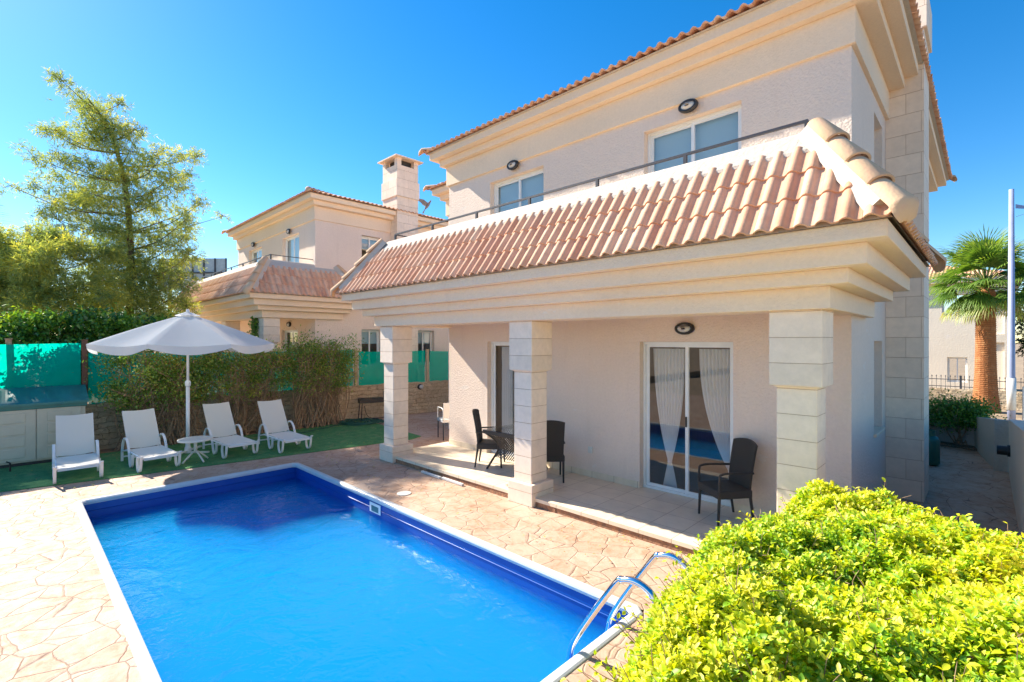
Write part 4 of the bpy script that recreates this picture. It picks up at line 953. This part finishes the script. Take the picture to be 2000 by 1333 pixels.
# foreground hedge of golden leaves
def XLf_(y): return np.interp(y, [.7, 1.5, 2.5, 3.4, 4.9], [-.72, -1.05, -1.36, -1.42, -1.25])
def fg_hedge():
    random.seed(11); r_ = np.random.default_rng(11)
    t = thing('golden_hedge', 'big bright yellow-green clipped hedge in the foreground at the lower right', 'hedge', (-.55, 2.8, 0))
    ox, oy = -.55, 2.8
    n = 11500
    y = r_.uniform(.75, 4.85, n*2); x = XLf_(y)+(.26-XLf_(y))*r_.random(n*2)
    def XLf(y): return np.interp(y, [.7, 1.5, 2.5, 3.4, 4.9], [-.72, -1.05, -1.36, -1.42, -1.25])
    def top(x, y):
        b = 1.01+.055*np.sin(x*4+y*2.3)+.05*np.sin(y*5.1-x*3)+.035*np.sin(x*11+y*7)+.025*np.sin(x*19-y*15)
        xl_ = XLf(y); ex = np.clip((x-xl_)/.42, 0, 1); ey = np.clip((4.85-y)/.35, 0, 1)
        return b*(.42+.58*np.sqrt(1-(1-ex)**2))*(.55+.45*np.sqrt(1-(1-ey)**2))
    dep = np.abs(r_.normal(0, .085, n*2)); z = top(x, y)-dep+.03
    # left and far faces
    m1 = n//3
    yl = r_.uniform(.75, 4.8, m1); zl = r_.uniform(.12, .55, m1); xl = XLf_(yl)+np.abs(r_.normal(0, .09, m1))-.03+.10*(.3-zl)
    xf = r_.uniform(-1.2, .26, m1); yf = 4.85-np.abs(r_.normal(0, .08, m1)); zf = r_.uniform(.15, .65, m1)
    C = np.concatenate([np.stack([x, y, z], 1), np.stack([xl, yl, zl], 1), np.stack([xf, yf, zf], 1)])
    dp = np.concatenate([dep, np.full(2*m1, .05)])
    keep = (np.sin(C[:, 0]*9+3)*np.sin(C[:, 1]*7.3)+.5*np.sin(C[:, 0]*23)*np.sin(C[:, 1]*19) + r_.normal(0, .5, len(C))) > -.85
    C = C[keep]; dp = dp[keep]; k = len(C)
    # shoots: leaves sit in small rosettes round upright twig ends
    tn = np.tile(.57+.15*np.sin(C[:, 0]*3.1+1)*np.sin(C[:, 1]*2.3)+r_.normal(0, .21, k)-dp*2.0, 6)+np.repeat(np.array([-.12, -.06, 0, .05, .1, .15]), k)  # lit yellow of the top leaves put into the tint, deeper ones greener
    CC_, D, N, L = rosettes(C-np.array([ox, oy, 0]), r_, 6, .021, .057, (-.18, -.12, 1)); nl_ = len(CC_)
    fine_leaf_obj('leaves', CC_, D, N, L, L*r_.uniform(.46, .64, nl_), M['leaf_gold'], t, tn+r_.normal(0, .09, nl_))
    # long shoots sticking out with paired leaves
    m = MB(); CC = []; DD = []
    for i in range(900):
        if i < 720: y_ = random.uniform(1.0, 4.75); x_ = random.uniform(float(XLf_(y_))+.1, .24); z_ = float(top(np.array(x_), np.array(y_)))-.12; d = Vector((random.gauss(-.1, .5), random.gauss(0, .5), 1))
        else: y_ = random.uniform(1.2, 4.6); x_ = float(XLf_(y_))+.04; z_ = random.uniform(.25, .75); d = Vector((-1, random.gauss(0, .6), .5))
        L_ = random.uniform(.10, .24) if i % 20 else random.uniform(.2, .28)
        P = [Vector((x_-ox, y_-oy, z_))]; d.normalize()
        for q in range(4): d = (d+Vector((random.gauss(0, .12), random.gauss(0, .12), .05))).normalized(); P.append(P[-1]+d*L_/4)
        m.tube(P, [.0032, .0028, .0024, .002, .0015], 4, cap=False, tint=random.random())
        for q in range(1, 5):
            for s_ in (-1, 1):
                if random.random() < .75:
                    sd = d.cross(Vector((random.gauss(0, 1), random.gauss(0, 1), .3))).normalized(); CC.append(P[q]); DD.append(sd*s_+d*.6)
    CC = np.array([tuple(v) for v in CC]); DD = np.array([tuple(v) for v in DD]); k = len(CC)
    fine_leaf_obj('shoot_leaves', CC, DD, r_.normal(size=(k, 3))*.3+np.array([0, 0, 1]), r_.uniform(.024, .046, k), r_.uniform(.012, .024, k), M['leaf_gold'], t, .75+r_.normal(0, .2, k))
    for i in range(60):
        x_, y_ = random.uniform(-.8, .1), random.uniform(1.4, 4.5)
        twigs(m, (x_-ox, y_-oy, 0), (random.gauss(0, .2), random.gauss(0, .2), 1), random.uniform(.35, .5), .012, 2, .7, 4)
    for i in range(1100):
        y_ = random.uniform(1.0, 4.7); x_ = random.uniform(float(XLf_(y_))+.08, .22); z_ = float(top(np.array(x_), np.array(y_)))-random.uniform(.02, .16)
        twigs(m, (x_-ox, y_-oy, z_), (random.gauss(0, 1), random.gauss(0, 1), random.gauss(.3, .4)), random.uniform(.10, .2), .003, 0)
    obj('branches', m, M['twig'], t)
fg_hedge()

# back wall, side wall, shrubs, gravel bed
def slab_wall(name, label, A, B, z0, zA, zB, th, mat):
    ax, ay = A; bx, by = B; L = math.hypot(bx-ax, by-ay); nx, ny = (by-ay)/L*th, -(bx-ax)/L*th
    m = MB(); m.add([(ax,ay,z0),(bx,by,z0),(bx-nx,by-ny,z0),(ax-nx,ay-ny,z0),(ax,ay,zA),(bx,by,zB),(bx-nx,by-ny,zB),(ax-nx,ay-ny,zA)], [(0,3,2,1),(4,5,6,7),(0,1,5,4),(1,2,6,5),(2,3,7,6),(3,0,4,7)], .5)
    return tag(obj(name, m, mat, fix=True, bevel=.008), label, 'wall')
slab_wall('garden_wall', 'rendered side wall at the right edge with a small black lamp', (.285, 2.6), (.285, 12.0), -.05, 1.75, .92, -.2, M['wall'])
slab_wall('garden_wall', 'low rendered wall behind the two clipped shrubs at the end of the side path', (-3.2, 15.25), (.0, 14.35), -.05, .62, .62, -.18, M['whitecap'])
slab_wall('garden_wall', 'short rendered wall piece linking the side wall and the back wall', (.0, 14.30), (.29, 12.05), -.05, .66, .90, -.18, M['whitecap'])
m = MB(); m.prism([(-3.1, 14.45), (-.76, 14.1), (.02, 13.8), (.12, 13.9), (.0, 14.3), (-3.1, 15.2)], .004, .05, .5); tag(obj('gravel_bed', m, M['gravel']), kind='structure')
sl_l = MB(); sl_l.tube([(0, 0, 0), (-.16, 0, 0)], .075, 16, tint=.5); sl_l.tube([(.001, 0, 0), (-.04, 0, 0)], .095, 16, tint=.5)
tag(obj('spot_lamp', sl_l, M['black'], loc=(.29, 11.2, .50)), 'black cylindrical lamp on the rendered side wall', 'lamp')
g_ = 'clipped shrubs at the end of the side path'
bush('light green clipped shrub against the low back wall, next to the chimney corner', -1.65, -.95, 14.4, 14.85, .50, .92, 7000, 21, 9, 'shrub', g_, .04, 'leaf_shrub', .055, None, 'clipped_shrub', 26)
bush('darker clipped shrub against the low back wall, the right one of the two', -.75, -.05, 14.0, 14.4, .48, .88, 9000, 22, 10, 'shrub', g_, .04, 'leaf_shrub', .055, None, 'clipped_shrub', 30)
gc = thing('gas_cylinder', 'dark green gas cylinder standing beyond the chimney', 'gas cylinder', (-.74, 11.75, 0))
m = MB(); m.lathe([(.13, .02), (.15, .05), (.15, .45), (.12, .52), (.04, .56)], 20, tint=.5); obj('body', m, M['gasgreen'], gc, smooth=True)
m = MB(); m.lathe([(.09, .54), (.09, .64), (.085, .64), (.085, .54)], 16, tint=.5); obj('collar', m, M['gasgreen'], gc)

# ================================================================ ACROSS THE STREET
pt_ = thing('fan_palm', 'fan palm with a thick reddish-brown trunk beside the lamp post', 'palm tree', (.0, 21.9, -.02))
rng2 = np.random.default_rng(5); random.seed(5)
m = MB(); pr_ = [(.39, -.05), (.34, .15), (.29, .6), (.26, 1.2), (.24, 2.0), (.235, 3.0), (.23, 3.85), (.16, 4.0)]; m.lathe([(r_, z) for r_, z in pr_], 24, tint=.5)
for k in range(61):
    z = .1+k*.062; r_ = np.interp(z, [p[1] for p in pr_], [p[0] for p in pr_]); m.lathe([(r_+.002, z), (r_+.016, z+.012), (r_+.003, z+.05)], 18, tint=.5)
obj('trunk', m, M['palmtrunk'], pt_, smooth=False)
def fan(P, d, rad, droop, seed, tintb):
    r_ = np.random.default_rng(seed); d = d.normalized(); sd = d.cross(Vector((0, 0, 1))).normalized(); up = sd.cross(d); C = []; D = []; N = []; L = []
    for k in range(26):
        a = R(-82+164*k/25); v = (d*math.cos(a)+sd*math.sin(a)); v = (v+up*(-.25*abs(math.sin(a)))+Vector((0, 0, -droop*.5))).normalized()
        C.append(P); D.append(v); N.append(up+sd*math.sin(a)*.4+Vector(r_.normal(size=3)*.15)); L.append(rad*(.8+.2*math.cos(a))*r_.uniform(.85, 1.05))
    return C, D, N, L, [tintb+r_.normal()*.1 for _ in C]
CC, DD, NN, LLn, TT = [], [], [], [], []; m = MB()
for k in range(64):
    az = k*2.39996; f = k/63; el = R(84-108*f)+random.gauss(0, .08)
    d = Vector((math.cos(az)*math.cos(el), math.sin(az)*math.cos(el), math.sin(el))); base = Vector((0, 0, 3.95+.2*(1-f)))
    PL = random.uniform(.6, .95); p1 = base+d*PL*.6; d2 = (d+Vector((0, 0, -.05-.30*f))).normalized(); p2 = p1+d2*PL*.5
    m.tube([base, p1, p2], [.02, .014, .01], 5, tint=random.random())
    a = fan(p2, (d2+Vector((0, 0, -.1*f))).normalized(), random.uniform(.75, 1.0), .02+.55*f, k, .62-.25*f+(.4 if f > .86 else 0)); 
    for l_, v in zip((CC, DD, NN, LLn, TT), a): l_ += v
    # drooping tips
C = np.array([tuple(v) for v in CC]); D = np.array([tuple(v) for v in DD]); N = np.array([tuple(v) for v in NN]); L = np.array(LLn)
cr = leaf_obj('fronds', C, D, N, L*.72, np.full(len(C), .075), M['leaf_palm'], pt_, np.array(TT), .2, .10)
E2 = C+D/np.linalg.norm(D, axis=1)[:, None]*L[:, None]*.6; D2 = D*.8+np.array([0, 0, -.30])
leaf_obj('frond_tips', E2, D2, N, L*.45, np.full(len(C), .03), M['leaf_palm'], pt_, np.array(TT)+.15, .1, .1)
obj('petioles', m, M['leaf_palm'], pt_)
lp = thing('lamp_post', 'tall lavender-blue street lamp post beside the palm with a sail-shaped head', 'street lamp', (.52, 19.6, -.02))
m = MB(); m.tube([(0, 0, 0), (0, 0, 1.0), (0, 0, 6.55)], [.090, .082, .056], 20, tint=.5); obj('pole', m, M['bluepaint'], lp, smooth=True)
m = MB(); m.tube([(0, 0, .35), (0, 0, 1.25)], .098, 20, tint=.5); obj('wrap', m, M['diffuser'], lp, smooth=True)
m = MB(); m.add([(.08,0,6.0),(.55,.1,5.9),(.95,.2,5.98),(.95,.2,6.02),(.5,.1,5.96),(.08,0,6.12)], [(0,1,4,5),(1,2,3,4)], .5); m.add([(.08,-.12,5.75),(.9,.1,6.0),(.08,.12,5.78)], [(0,1,2)], .5); obj('lamp_head', m, M['bluepaint'], lp)
ub = thing('utility_cabinet', 'pale blue-grey utility cabinet at the right edge behind the lamp post', 'cabinet', (1.15, 19.6, -.02), R(20))
m = MB(); m.box(-.38, .38, -.2, .2, 0, 1.02, .5); obj('body', m, simple('cabinet_grey', (.45, .52, .56), .5), ub, bevel=.02)
m = MB(); m.box(-.32, .0, -.215, -.203, .12, .92, .5); obj('door', m, simple('cabinet_door', (.33, .40, .46), .5), ub, bevel=.006)
ss_ = wall_run([(2.6, 29.9), (-9, 29.9)][::-1], -.80, .10, .25, M['palestone'], 'stone_wall', 'pale rubble stone wall under the iron railing across the street', .02, .01)
fe = thing('iron_fence', 'black iron railing with pointed bars on the stone wall across the street', 'fence', (-3, 30.02, .08))
m = MB(); m.box(-6, 6, -.012, .012, .10, .13, .5); obj('rail', m, M['iron'], fe); m = MB(); m.box(-6, 6, -.012, .012, .42, .45, .5); obj('rail', m, M['iron'], fe)
m = MB()
for k in range(76):
    x = -6+k*.16; m.tube([(x, 0, .0), (x, 0, .54)], .009, 5, tint=.5); m.tube([(x, 0, .54), (x, 0, .58), (x, 0, .64)], [.009, .026, .002], 5, tint=.5)
tag(obj('bars', m, M['iron'], fe))
for x in (-5.0, -2.6, -.2, 2.2, 4.6): m = MB(); m.box(x-.03, x+.03, -.03, .03, 0, .62, .5); obj('post', m, M['iron'], fe)
h2 = thing('far_house', 'cream house with a small window across the street behind the palm', 'house', (-3.4, 33.2, -.8))
m = MB(); wall_grid(lambda a, b_, t_: (a, t_, b_), (-8, 4.35), (0, 6.2), (0, .25), [(2.0, 2.75, 1.0, 2.25), (1.8, 2.8, 4.4, 5.5), (3.2, 4.05, .4, 3.0), (3.2, 4.05, 3.4, 5.9)], m)
m.box(3.2, 4.05, .12, .13, .4, 5.9, .5); m.box(-8, -7.75, .25, 9, 0, 6.2, .5); m.box(4.1, 4.35, .25, 9, 0, 6.2, .5); m.box(-8, 4.35, .26, 9, 6.1, 6.19, .5)
obj('wall', m, M['farwall'], h2)
for a0, a1, z0, z1 in ((2.0, 2.75, 1.0, 2.25), (1.8, 2.8, 4.4, 5.5)):
    slider(h2, 'window', lambda a, t_, z_: (a, .1+t_, z_), a0+.002, a1-.002, z0+.002, z1-.002, None, False)
A_ = [((-8.4,-.4,6.2),(4.75,-.4,6.2),(0,math.cos(R(18)),math.sin(R(18))),4.5,4.3,4.3), ((4.75,-.4,6.2),(4.75,9.4,6.2),(-math.cos(R(18)),0,math.sin(R(18))),4.5,4.3,4.3)]
slope_tiles('roof', M['tile'], h2, A_, .36)
m = MB(); m.box(-8.35, 4.7, -.35, 9.3, 6.0, 6.195, .5); obj('eaves', m, M['trim'], h2)
sf = thing('slatted_fence', 'dark brown horizontal timber fence right of the cream house', 'fence', (1.5, 33.5, -.8))
for k in range(7): m = MB(); m.box(-.2, 5, 0, .04, .5+k*.27, .72+k*.27, random.random()); obj('slat', m, M['brownwood'], sf)
for x in (0, 2.4, 4.8): m = MB(); m.box(x-.05, x+.05, .041, .12, 0, 2.5, .5); obj('post', m, M['brownwood'], sf)

# ================================================================ TREES
def crown(name, parent, clusters, nl, ls, lw, mat, seed, tone0=.45, droop=-.15, fr=7, org=(0, 0, 0)):
    """feathery sprays: short fans of narrow leaflets scattered inside many clumps"""
    r_ = np.random.default_rng(seed); cl = np.array([(c[0], c[1], c[2]) for c in clusters]); rad = np.array([c[3] for c in clusters]); n = len(cl)
    wgt = rad**2; wgt /= wgt.sum(); ns = nl//fr; k = r_.choice(n, ns, p=wgt); tone = r_.normal(0, .15, n)
    Cs = cl[k]+r_.normal(size=(ns, 3))*rad[k][:, None]*np.array([.46, .46, .36]); Ax = (Cs-cl[k]); Ax[:, 2] += .10*rad[k]; Ax += r_.normal(size=(ns, 3))*.12; Ax[:, 2] += droop*.3
    Ax /= np.linalg.norm(Ax, axis=1)[:, None]+1e-9
    C = []; D = []
    for j in range(fr):
        s_ = (j/fr)*ls*1.3; sidev = np.cross(Ax, r_.normal(size=(ns, 3))); sidev /= np.linalg.norm(sidev, axis=1)[:, None]+1e-9
        C.append(Cs+Ax*s_); D.append(Ax*.8+sidev*.75+np.array([0, 0, droop]))
    C = np.concatenate(C)-np.array(org); D = np.concatenate(D); m_ = len(C); kk = np.tile(k, fr)
    return leaf_obj(name, C, D, r_.normal(size=(m_, 3))+np.array([0, 0, .6]), r_.uniform(ls*.6, ls*1.2, m_), np.full(m_, lw)*r_.uniform(.7, 1.3, m_), M[mat], parent, tone0+tone[kk]+r_.normal(0, .15, m_))
ct, st__ = math.cos(R(44.17)), math.sin(R(44.17))
def world(dx, dw, z, base):    # dx metres to the right across the view, dw metres deeper; used only to lay out the crowns
    return (base[0]+dx*ct-dw*st__, base[1]+dx*st__+dw*ct, z)
def tree(name, label, base, spine, lobes, nl, seed, ls=.13, lw=.020, mat='leaf_gum', tr=.11, z0=.3, bark='bark', group=None, tone=.45, droop=-.15, dens=1):
    random.seed(seed); t = thing(name, label, 'tree', (base[0], base[1], z0), group=group); org = (base[0], base[1], z0)
    sp = catmull([Vector(world(a, b_, z, base))-Vector(org) for a, b_, z in spine], 4); m = MB(); n = len(sp)
    m.tube(sp, [tr*(1-.85*(i/(n-1))**1.1) for i in range(n)], 9, tint=.5); cl = []
    for (dx, z, r_) in lobes:
        dw = random.uniform(-1, 1)*(.3+abs(dx)*.30); p = Vector(world(dx, dw, z, base)); cl.append((p.x, p.y, p.z, r_))
        p = p-Vector(org); cl[-1] = (p.x, p.y, p.z, r_)
        pl = p; bz = [q for q in sp if q.z < pl.z-.15*abs(dx)-.1] or [sp[n//3]]; q = bz[-1]
        mid = q.lerp(pl, .5)+Vector((random.gauss(0, .08), random.gauss(0, .08), -.08*abs(dx)))
        m.tube(catmull([q, mid, pl], 4), [max(.006, .024*(1-.1*i)) for i in range(9)], 6, cap=False, tint=.5)
        for f_ in (.45, .72):   # foliage along the outer limb too
            e_ = q.lerp(pl, f_)+Vector((random.gauss(0, .12), random.gauss(0, .12), random.gauss(.02, .12))); cl.append((e_.x, e_.y, e_.z, r_*.6*dens))
        for _ in range(6):      # side sprays
            v = Vector((random.gauss(0, 1), random.gauss(0, 1), random.gauss(.1, .75))).normalized()*r_*random.uniform(.6, 1.25)
            m.tube([pl, pl+v*.5+Vector((0, 0, .03)), pl+v], [.008, .006, .003], 4, cap=False, tint=.5); e_ = p+v; cl.append((e_.x, e_.y, e_.z, r_*.5))
    obj('trunk', m, M[bark], t); crown('crown', t, cl, nl, ls, lw, mat, seed, tone, droop); return t
P2 = .01523
def px2(px, py, r_): return ((px-250)*P2, 2.27+(667-py)*P2, r_*P2)
L1 = [px2(*p) for p in [(165,185,18),(135,190,16),(150,215,20),(205,190,16),(190,225,26),(225,245,20),(210,280,24),(100,245,22),(120,262,18),(85,250,12),(180,262,22),(255,262,20),(280,262,14),(262,300,22),(300,285,14),(335,290,20),(358,292,12),(325,318,16),
  (75,330,18),(95,318,18),(130,320,22),(60,365,18),(45,372,12),(90,368,20),(130,360,24),(170,330,26),(205,340,28),(250,345,28),(290,335,24),(340,340,18),(375,362,16),(345,372,20),(310,380,24),(385,400,14),(400,408,9),(355,412,18),(270,400,28),(220,395,28),(170,400,28),(120,405,24),(95,395,16),(140,435,24),(110,425,14),(185,440,28),(235,440,26),(290,430,28),(335,440,22),(380,440,14),(360,470,18),
  (250,480,30),(300,480,30),(200,480,32),(340,505,26),(375,500,18),(230,520,34),(280,525,34),(320,545,30),(360,545,22),(385,565,16),(330,590,30),(370,600,20),(290,600,30),(260,630,26),(330,640,24),(375,630,18),(230,650,24),(290,580,34),(240,570,34),(200,540,34),(215,600,30),(350,625,22),(300,625,24),(190,580,30)]]
tree('feathery_tree', 'tall feathery tree with a leaning top rising behind the parasol', (-18.3, 2.44), [(0, 0, .2), (.05, 0, 3), (0, .1, 5), (-.1, 0, 7), (-.65, .1, 8.6), (-1.2, 0, 9.5)], L1, 98000, 31, ls=.125, lw=.018, tr=.13)
def px3(px, py, r_): return ((px-70)*.0147, 2.27+(667-py)*.0147, r_*.0147)
L2 = [px3(*p) for p in [(60,490,24),(90,480,20),(125,490,24),(160,500,26),(40,520,24),(75,525,30),(115,525,30),(155,535,30),(190,515,24),(20,560,24),(50,565,30),(95,565,30),(140,575,30),(180,580,26),(30,605,26),(70,610,28),(5,590,22),(15,630,22),(110,610,28),(150,615,26),(190,625,24),(205,560,26)]]
tree('feathery_tree', 'lower spreading feathery tree left of the tall one, above the bright net', (-17.9, .0), [(0, 0, .2), (.02, 0, 2.5), (.2, .1, 3.8), (.5, 0, 4.8)], L2+[px3(*p) for p in [(-20,540,24),(-15,590,24),(-30,630,22),(210,600,26),(230,640,22),(120,540,24),(10,520,22)]], 95000, 32, ls=.125, lw=.019, tr=.06, tone=.52)
# broad-leaved hedge behind the net
bush('dense broad-leaved green hedge above the bright green net', -15.2, -14.2, -2.9, 3.3, 1.0, 2.75, 42000, 41, 10, 'hedge', None, .3, 'leaf_shrub', .10, None, 'garden_hedge', 170)
# dark olive-like background trees between
def px4(px, py, r_): return ((px-330)*.021, 2.27+(667-py)*.021, r_*.021)
tree('round_tree', 'dark bushy tree behind the parasol and the tall feathery tree', (-24.5, 6.6), [(0, 0, .2), (0, 0, 1.5), (.1, 0, 3)], [px4(*p) for p in [(300,640,26),(330,620,28),(365,640,24),(280,655,22),(345,655,24),(250,640,28),(225,625,26),(390,655,16)]], 30000, 33, ls=.12, lw=.04, mat='leaf_dark', tr=.1, tone=.5)
# feather palm far left
fp = thing('feather_palm', 'feather palm half outside the left edge above the hedge', 'tree', (-24.6, -.3, .3)); random.seed(9)
m = MB(); m.tube([(0, 0, 0), (.05, 0, 2.6), (0, 0, 5.0)], [.2, .16, .14], 10, tint=.5); obj('trunk', m, M['bark'], fp)
C, D, N, L = [], [], [], []
for k in range(22):
    az = k*2.4; el = R(70-95*(k/21)); d = Vector((math.cos(az)*math.cos(el), math.sin(az)*math.cos(el), math.sin(el))); P = Vector((0, 0, 5.0)); ln_ = 2.2
    for q in range(26):
        P = P+d*ln_/26; d = (d+Vector((0, 0, -.045-.02*math.cos(el)))).normalized(); sd = d.cross(Vector((0, 0, 1))).normalized()
        for s_ in (-1, 1): C.append(tuple(P)); D.append(tuple(sd*s_*.8+d*.6+Vector((0, 0, -.35)))); N.append((0, 0, 1)); L.append(.42*math.sin(math.pi*(.12+.85*q/26)))
leaf_obj('fronds', np.array(C), np.array(D), np.array(N)+rng.normal(size=(len(C), 3))*.2, np.array(L), np.full(len(C), .035), M['leaf_palm'], fp, .35+rng.normal(size=len(C))*.15, .1, .1)
# dark evergreens on the right
tree('dark_evergreen', 'dark evergreen at the right edge behind the lamp post', (3.6, 27.5), [(0, 0, -.7), (0, 0, 3), (.1, 0, 6.5)], [(a, z, r_) for a, z, r_ in [(0, 6.9, .5), (-.2, 6.2, .6), (.3, 6.3, .6), (.1, 5.4, .8), (-.6, 5.2, .6), (.7, 5.3, .7), (-.8, 4.3, .7), (.1, 4.3, .9), (.9, 4.3, .8), (-1.0, 3.3, .8), (0, 3.3, .9), (1.0, 3.2, .9), (-1.1, 2.4, .8), (0, 2.3, .9), (1, 2.3, .9)]], 34000, 34, ls=.16, lw=.035, mat='leaf_dark', tr=.14, z0=-.75, tone=.55)
tree('dark_evergreen', 'dark leafy tree behind the brown timber fence', (2.5, 36), [(0, 0, -.7), (0, 0, 2), (.1, 0, 4)], [(a, z, r_) for a, z, r_ in [(-.8, 5.0, .8), (.4, 5.2, .9), (-1.2, 4.0, .8), (-.2, 4.0, 1), (.8, 4.0, 1), (-1.3, 3.0, .8), (-.3, 3.0, 1), (.8, 3.0, 1), (-1.2, 2.2, .7), (0, 2.0, .8), (1, 2, .9)]], 26000, 35, ls=.14, lw=.06, mat='leaf_dark', tr=.12, z0=-.75, tone=.45)
bush('bright green bush below the dark evergreen at the right edge', 2.6, 4.4, 29.3+1, 31.6, .2, .95, 6000, 43, 6, 'bush', None, -.75, 'leaf_shrub', .12, None, 'garden_bush', 24)
# creeper hanging from the neighbour's porch
cv = thing('hanging_creeper', 'small green creeper hanging from the neighbouring porch beside its corner pillar', 'creeper', (-14.5, 4.9, 2.5)); random.seed(12); r_ = np.random.default_rng(12)
m = MB(); C = []
for k in range(9):
    x, y = random.uniform(-.45, .1), random.uniform(-.18, .12); Lz = random.uniform(.3, .75) if k < 6 else random.uniform(.15, .4)
    P = [Vector((x, y, .42)), Vector((x+random.gauss(0, .05), y, .42-Lz*.5)), Vector((x+random.gauss(0, .08), y, .42-Lz))]; m.tube(P, .006, 4, tint=.5)
    for q in range(46): s_ = random.random(); p = P[0].lerp(P[2], s_); C.append((p.x+random.gauss(0, .05), p.y+random.gauss(0, .05), p.z+random.gauss(0, .03)))
obj('stems', m, M['twig'], cv); n_ = len(C); leaf_obj('leaves', np.array(C), rdir(n_, -.3), rdir(n_, .5), np.full(n_, .09), np.full(n_, .07), M['leaf_shrub'], cv, .45+r_.normal(size=n_)*.25)
# pigeon in flight
bd = thing('pigeon', 'grey pigeon in flight beside the neighbouring chimney', 'bird', (-9.17, 6.66, 5.37), R(35))
m = MB(); pr_ = [(-.17, .004), (-.13, .02), (-.06, .045), (.03, .052), (.10, .038), (.135, .026), (.165, .030), (.19, .018), (.215, .002)]
m.lathe([(r_, x) for x, r_ in pr_], 12, tint=.5); m.xf(Matrix.Rotation(R(90), 4, 'Y')); o = obj('body', m, M['pigeon'], bd, smooth=True)
for s_ in (-1, 1):
    m = MB(); m.add([(.08, s_*.03, .02), (-.05, s_*.03, .02), (-.06, s_*.12, .13), (-.05, s_*.20, .25), (.02, s_*.20, .27), (.08, s_*.13, .17)], [(0,1,2,5),(5,2,3,4)], .5)
    w_ = obj('wing', m, M['pigeon'], bd); sm_ = w_.modifiers.new('thickness', 'SOLIDIFY'); sm_.thickness = .006
m = MB(); m.add([(-.14, -.02, 0), (-.27, -.07, -.02), (-.29, 0, -.02), (-.27, .07, -.02), (-.14, .02, 0)], [(0,1,2,3,4)], .5); o = obj('tail', m, M['pigeon'], bd); sm_ = o.modifiers.new('thickness', 'SOLIDIFY'); sm_.thickness = .006
bd.rotation_euler = (0, R(-55), R(40)); bd.scale = (.72, .72, .72)
# billboard frame far behind the left trees
bb = thing('hoarding', 'grey panelled metal hoarding on a frame seen beyond the trees', 'hoarding', (-40.2, 9.7, .3), R(44))
m = MB(); m.box(-3.2, 1.6, 0, .06, 5.7, 7.9, .5); obj('panel', m, simple('weathered_grey_panel', (.36, .44, .47), .6), bb)
for k in range(7): m = MB(); m.box(-3.2+k*.8-.04, -3.2+k*.8+.04, -.08, -.002, 5.6, 7.9, .5); obj('stud', m, M['iron'], bb)
m = MB(); m.box(-3.2, 1.6, -.16, -.082, 6.8, 6.9, .5); obj('rail', m, M['iron'], bb)
for x in (-2.6, 1.0): m = MB(); m.tube([(x, .2, 0), (x, .2, 7.7)], .12, 8, tint=.5); obj('leg', m, M['iron'], bb)
ps = MB(); ps.tube([(0, 0, 0), (0, 0, 10.0)], [.17, .15], 10, tint=.5); ps.lathe([(.18, 10.0), (.18, 10.1)], 10, tint=.5)
tag(obj('mast', ps, simple('mauve_paint', (.14, .09, .2), .5), loc=(-49.3, .9, .3)), 'thin mauve mast rising above the trees at the far left', 'mast')

# dry leaves blown over the paving and the turf
n_ = 420; r_ = np.random.default_rng(77)
X = np.concatenate([r_.uniform(-12.7, -9.4, 150), r_.uniform(-9.3, -1.6, 110), r_.uniform(-13, -9.4, 60), r_.uniform(-1.9, -1.0, 100)])
Y = np.concatenate([r_.uniform(.2, 6.6, 150), r_.uniform(3.85, 4.95, 110), r_.uniform(-3, .4, 60), r_.uniform(.6, 4.7, 100)])
Dn = np.stack([r_.normal(size=n_), r_.normal(size=n_), r_.normal(size=n_)*.12], 1)
lf = leaf_obj('fallen_leaves', np.stack([X, Y, np.full(n_, .018)], 1), Dn, np.stack([r_.normal(size=n_)*.2, r_.normal(size=n_)*.2, np.ones(n_)], 1), r_.uniform(.02, .045, n_), r_.uniform(.010, .022, n_), M['leaf_boug'], None, r_.uniform(.55, 1, n_), .3, .2)
tag(lf, 'small dry leaves scattered over the paving and turf', 'leaves', kind='stuff')
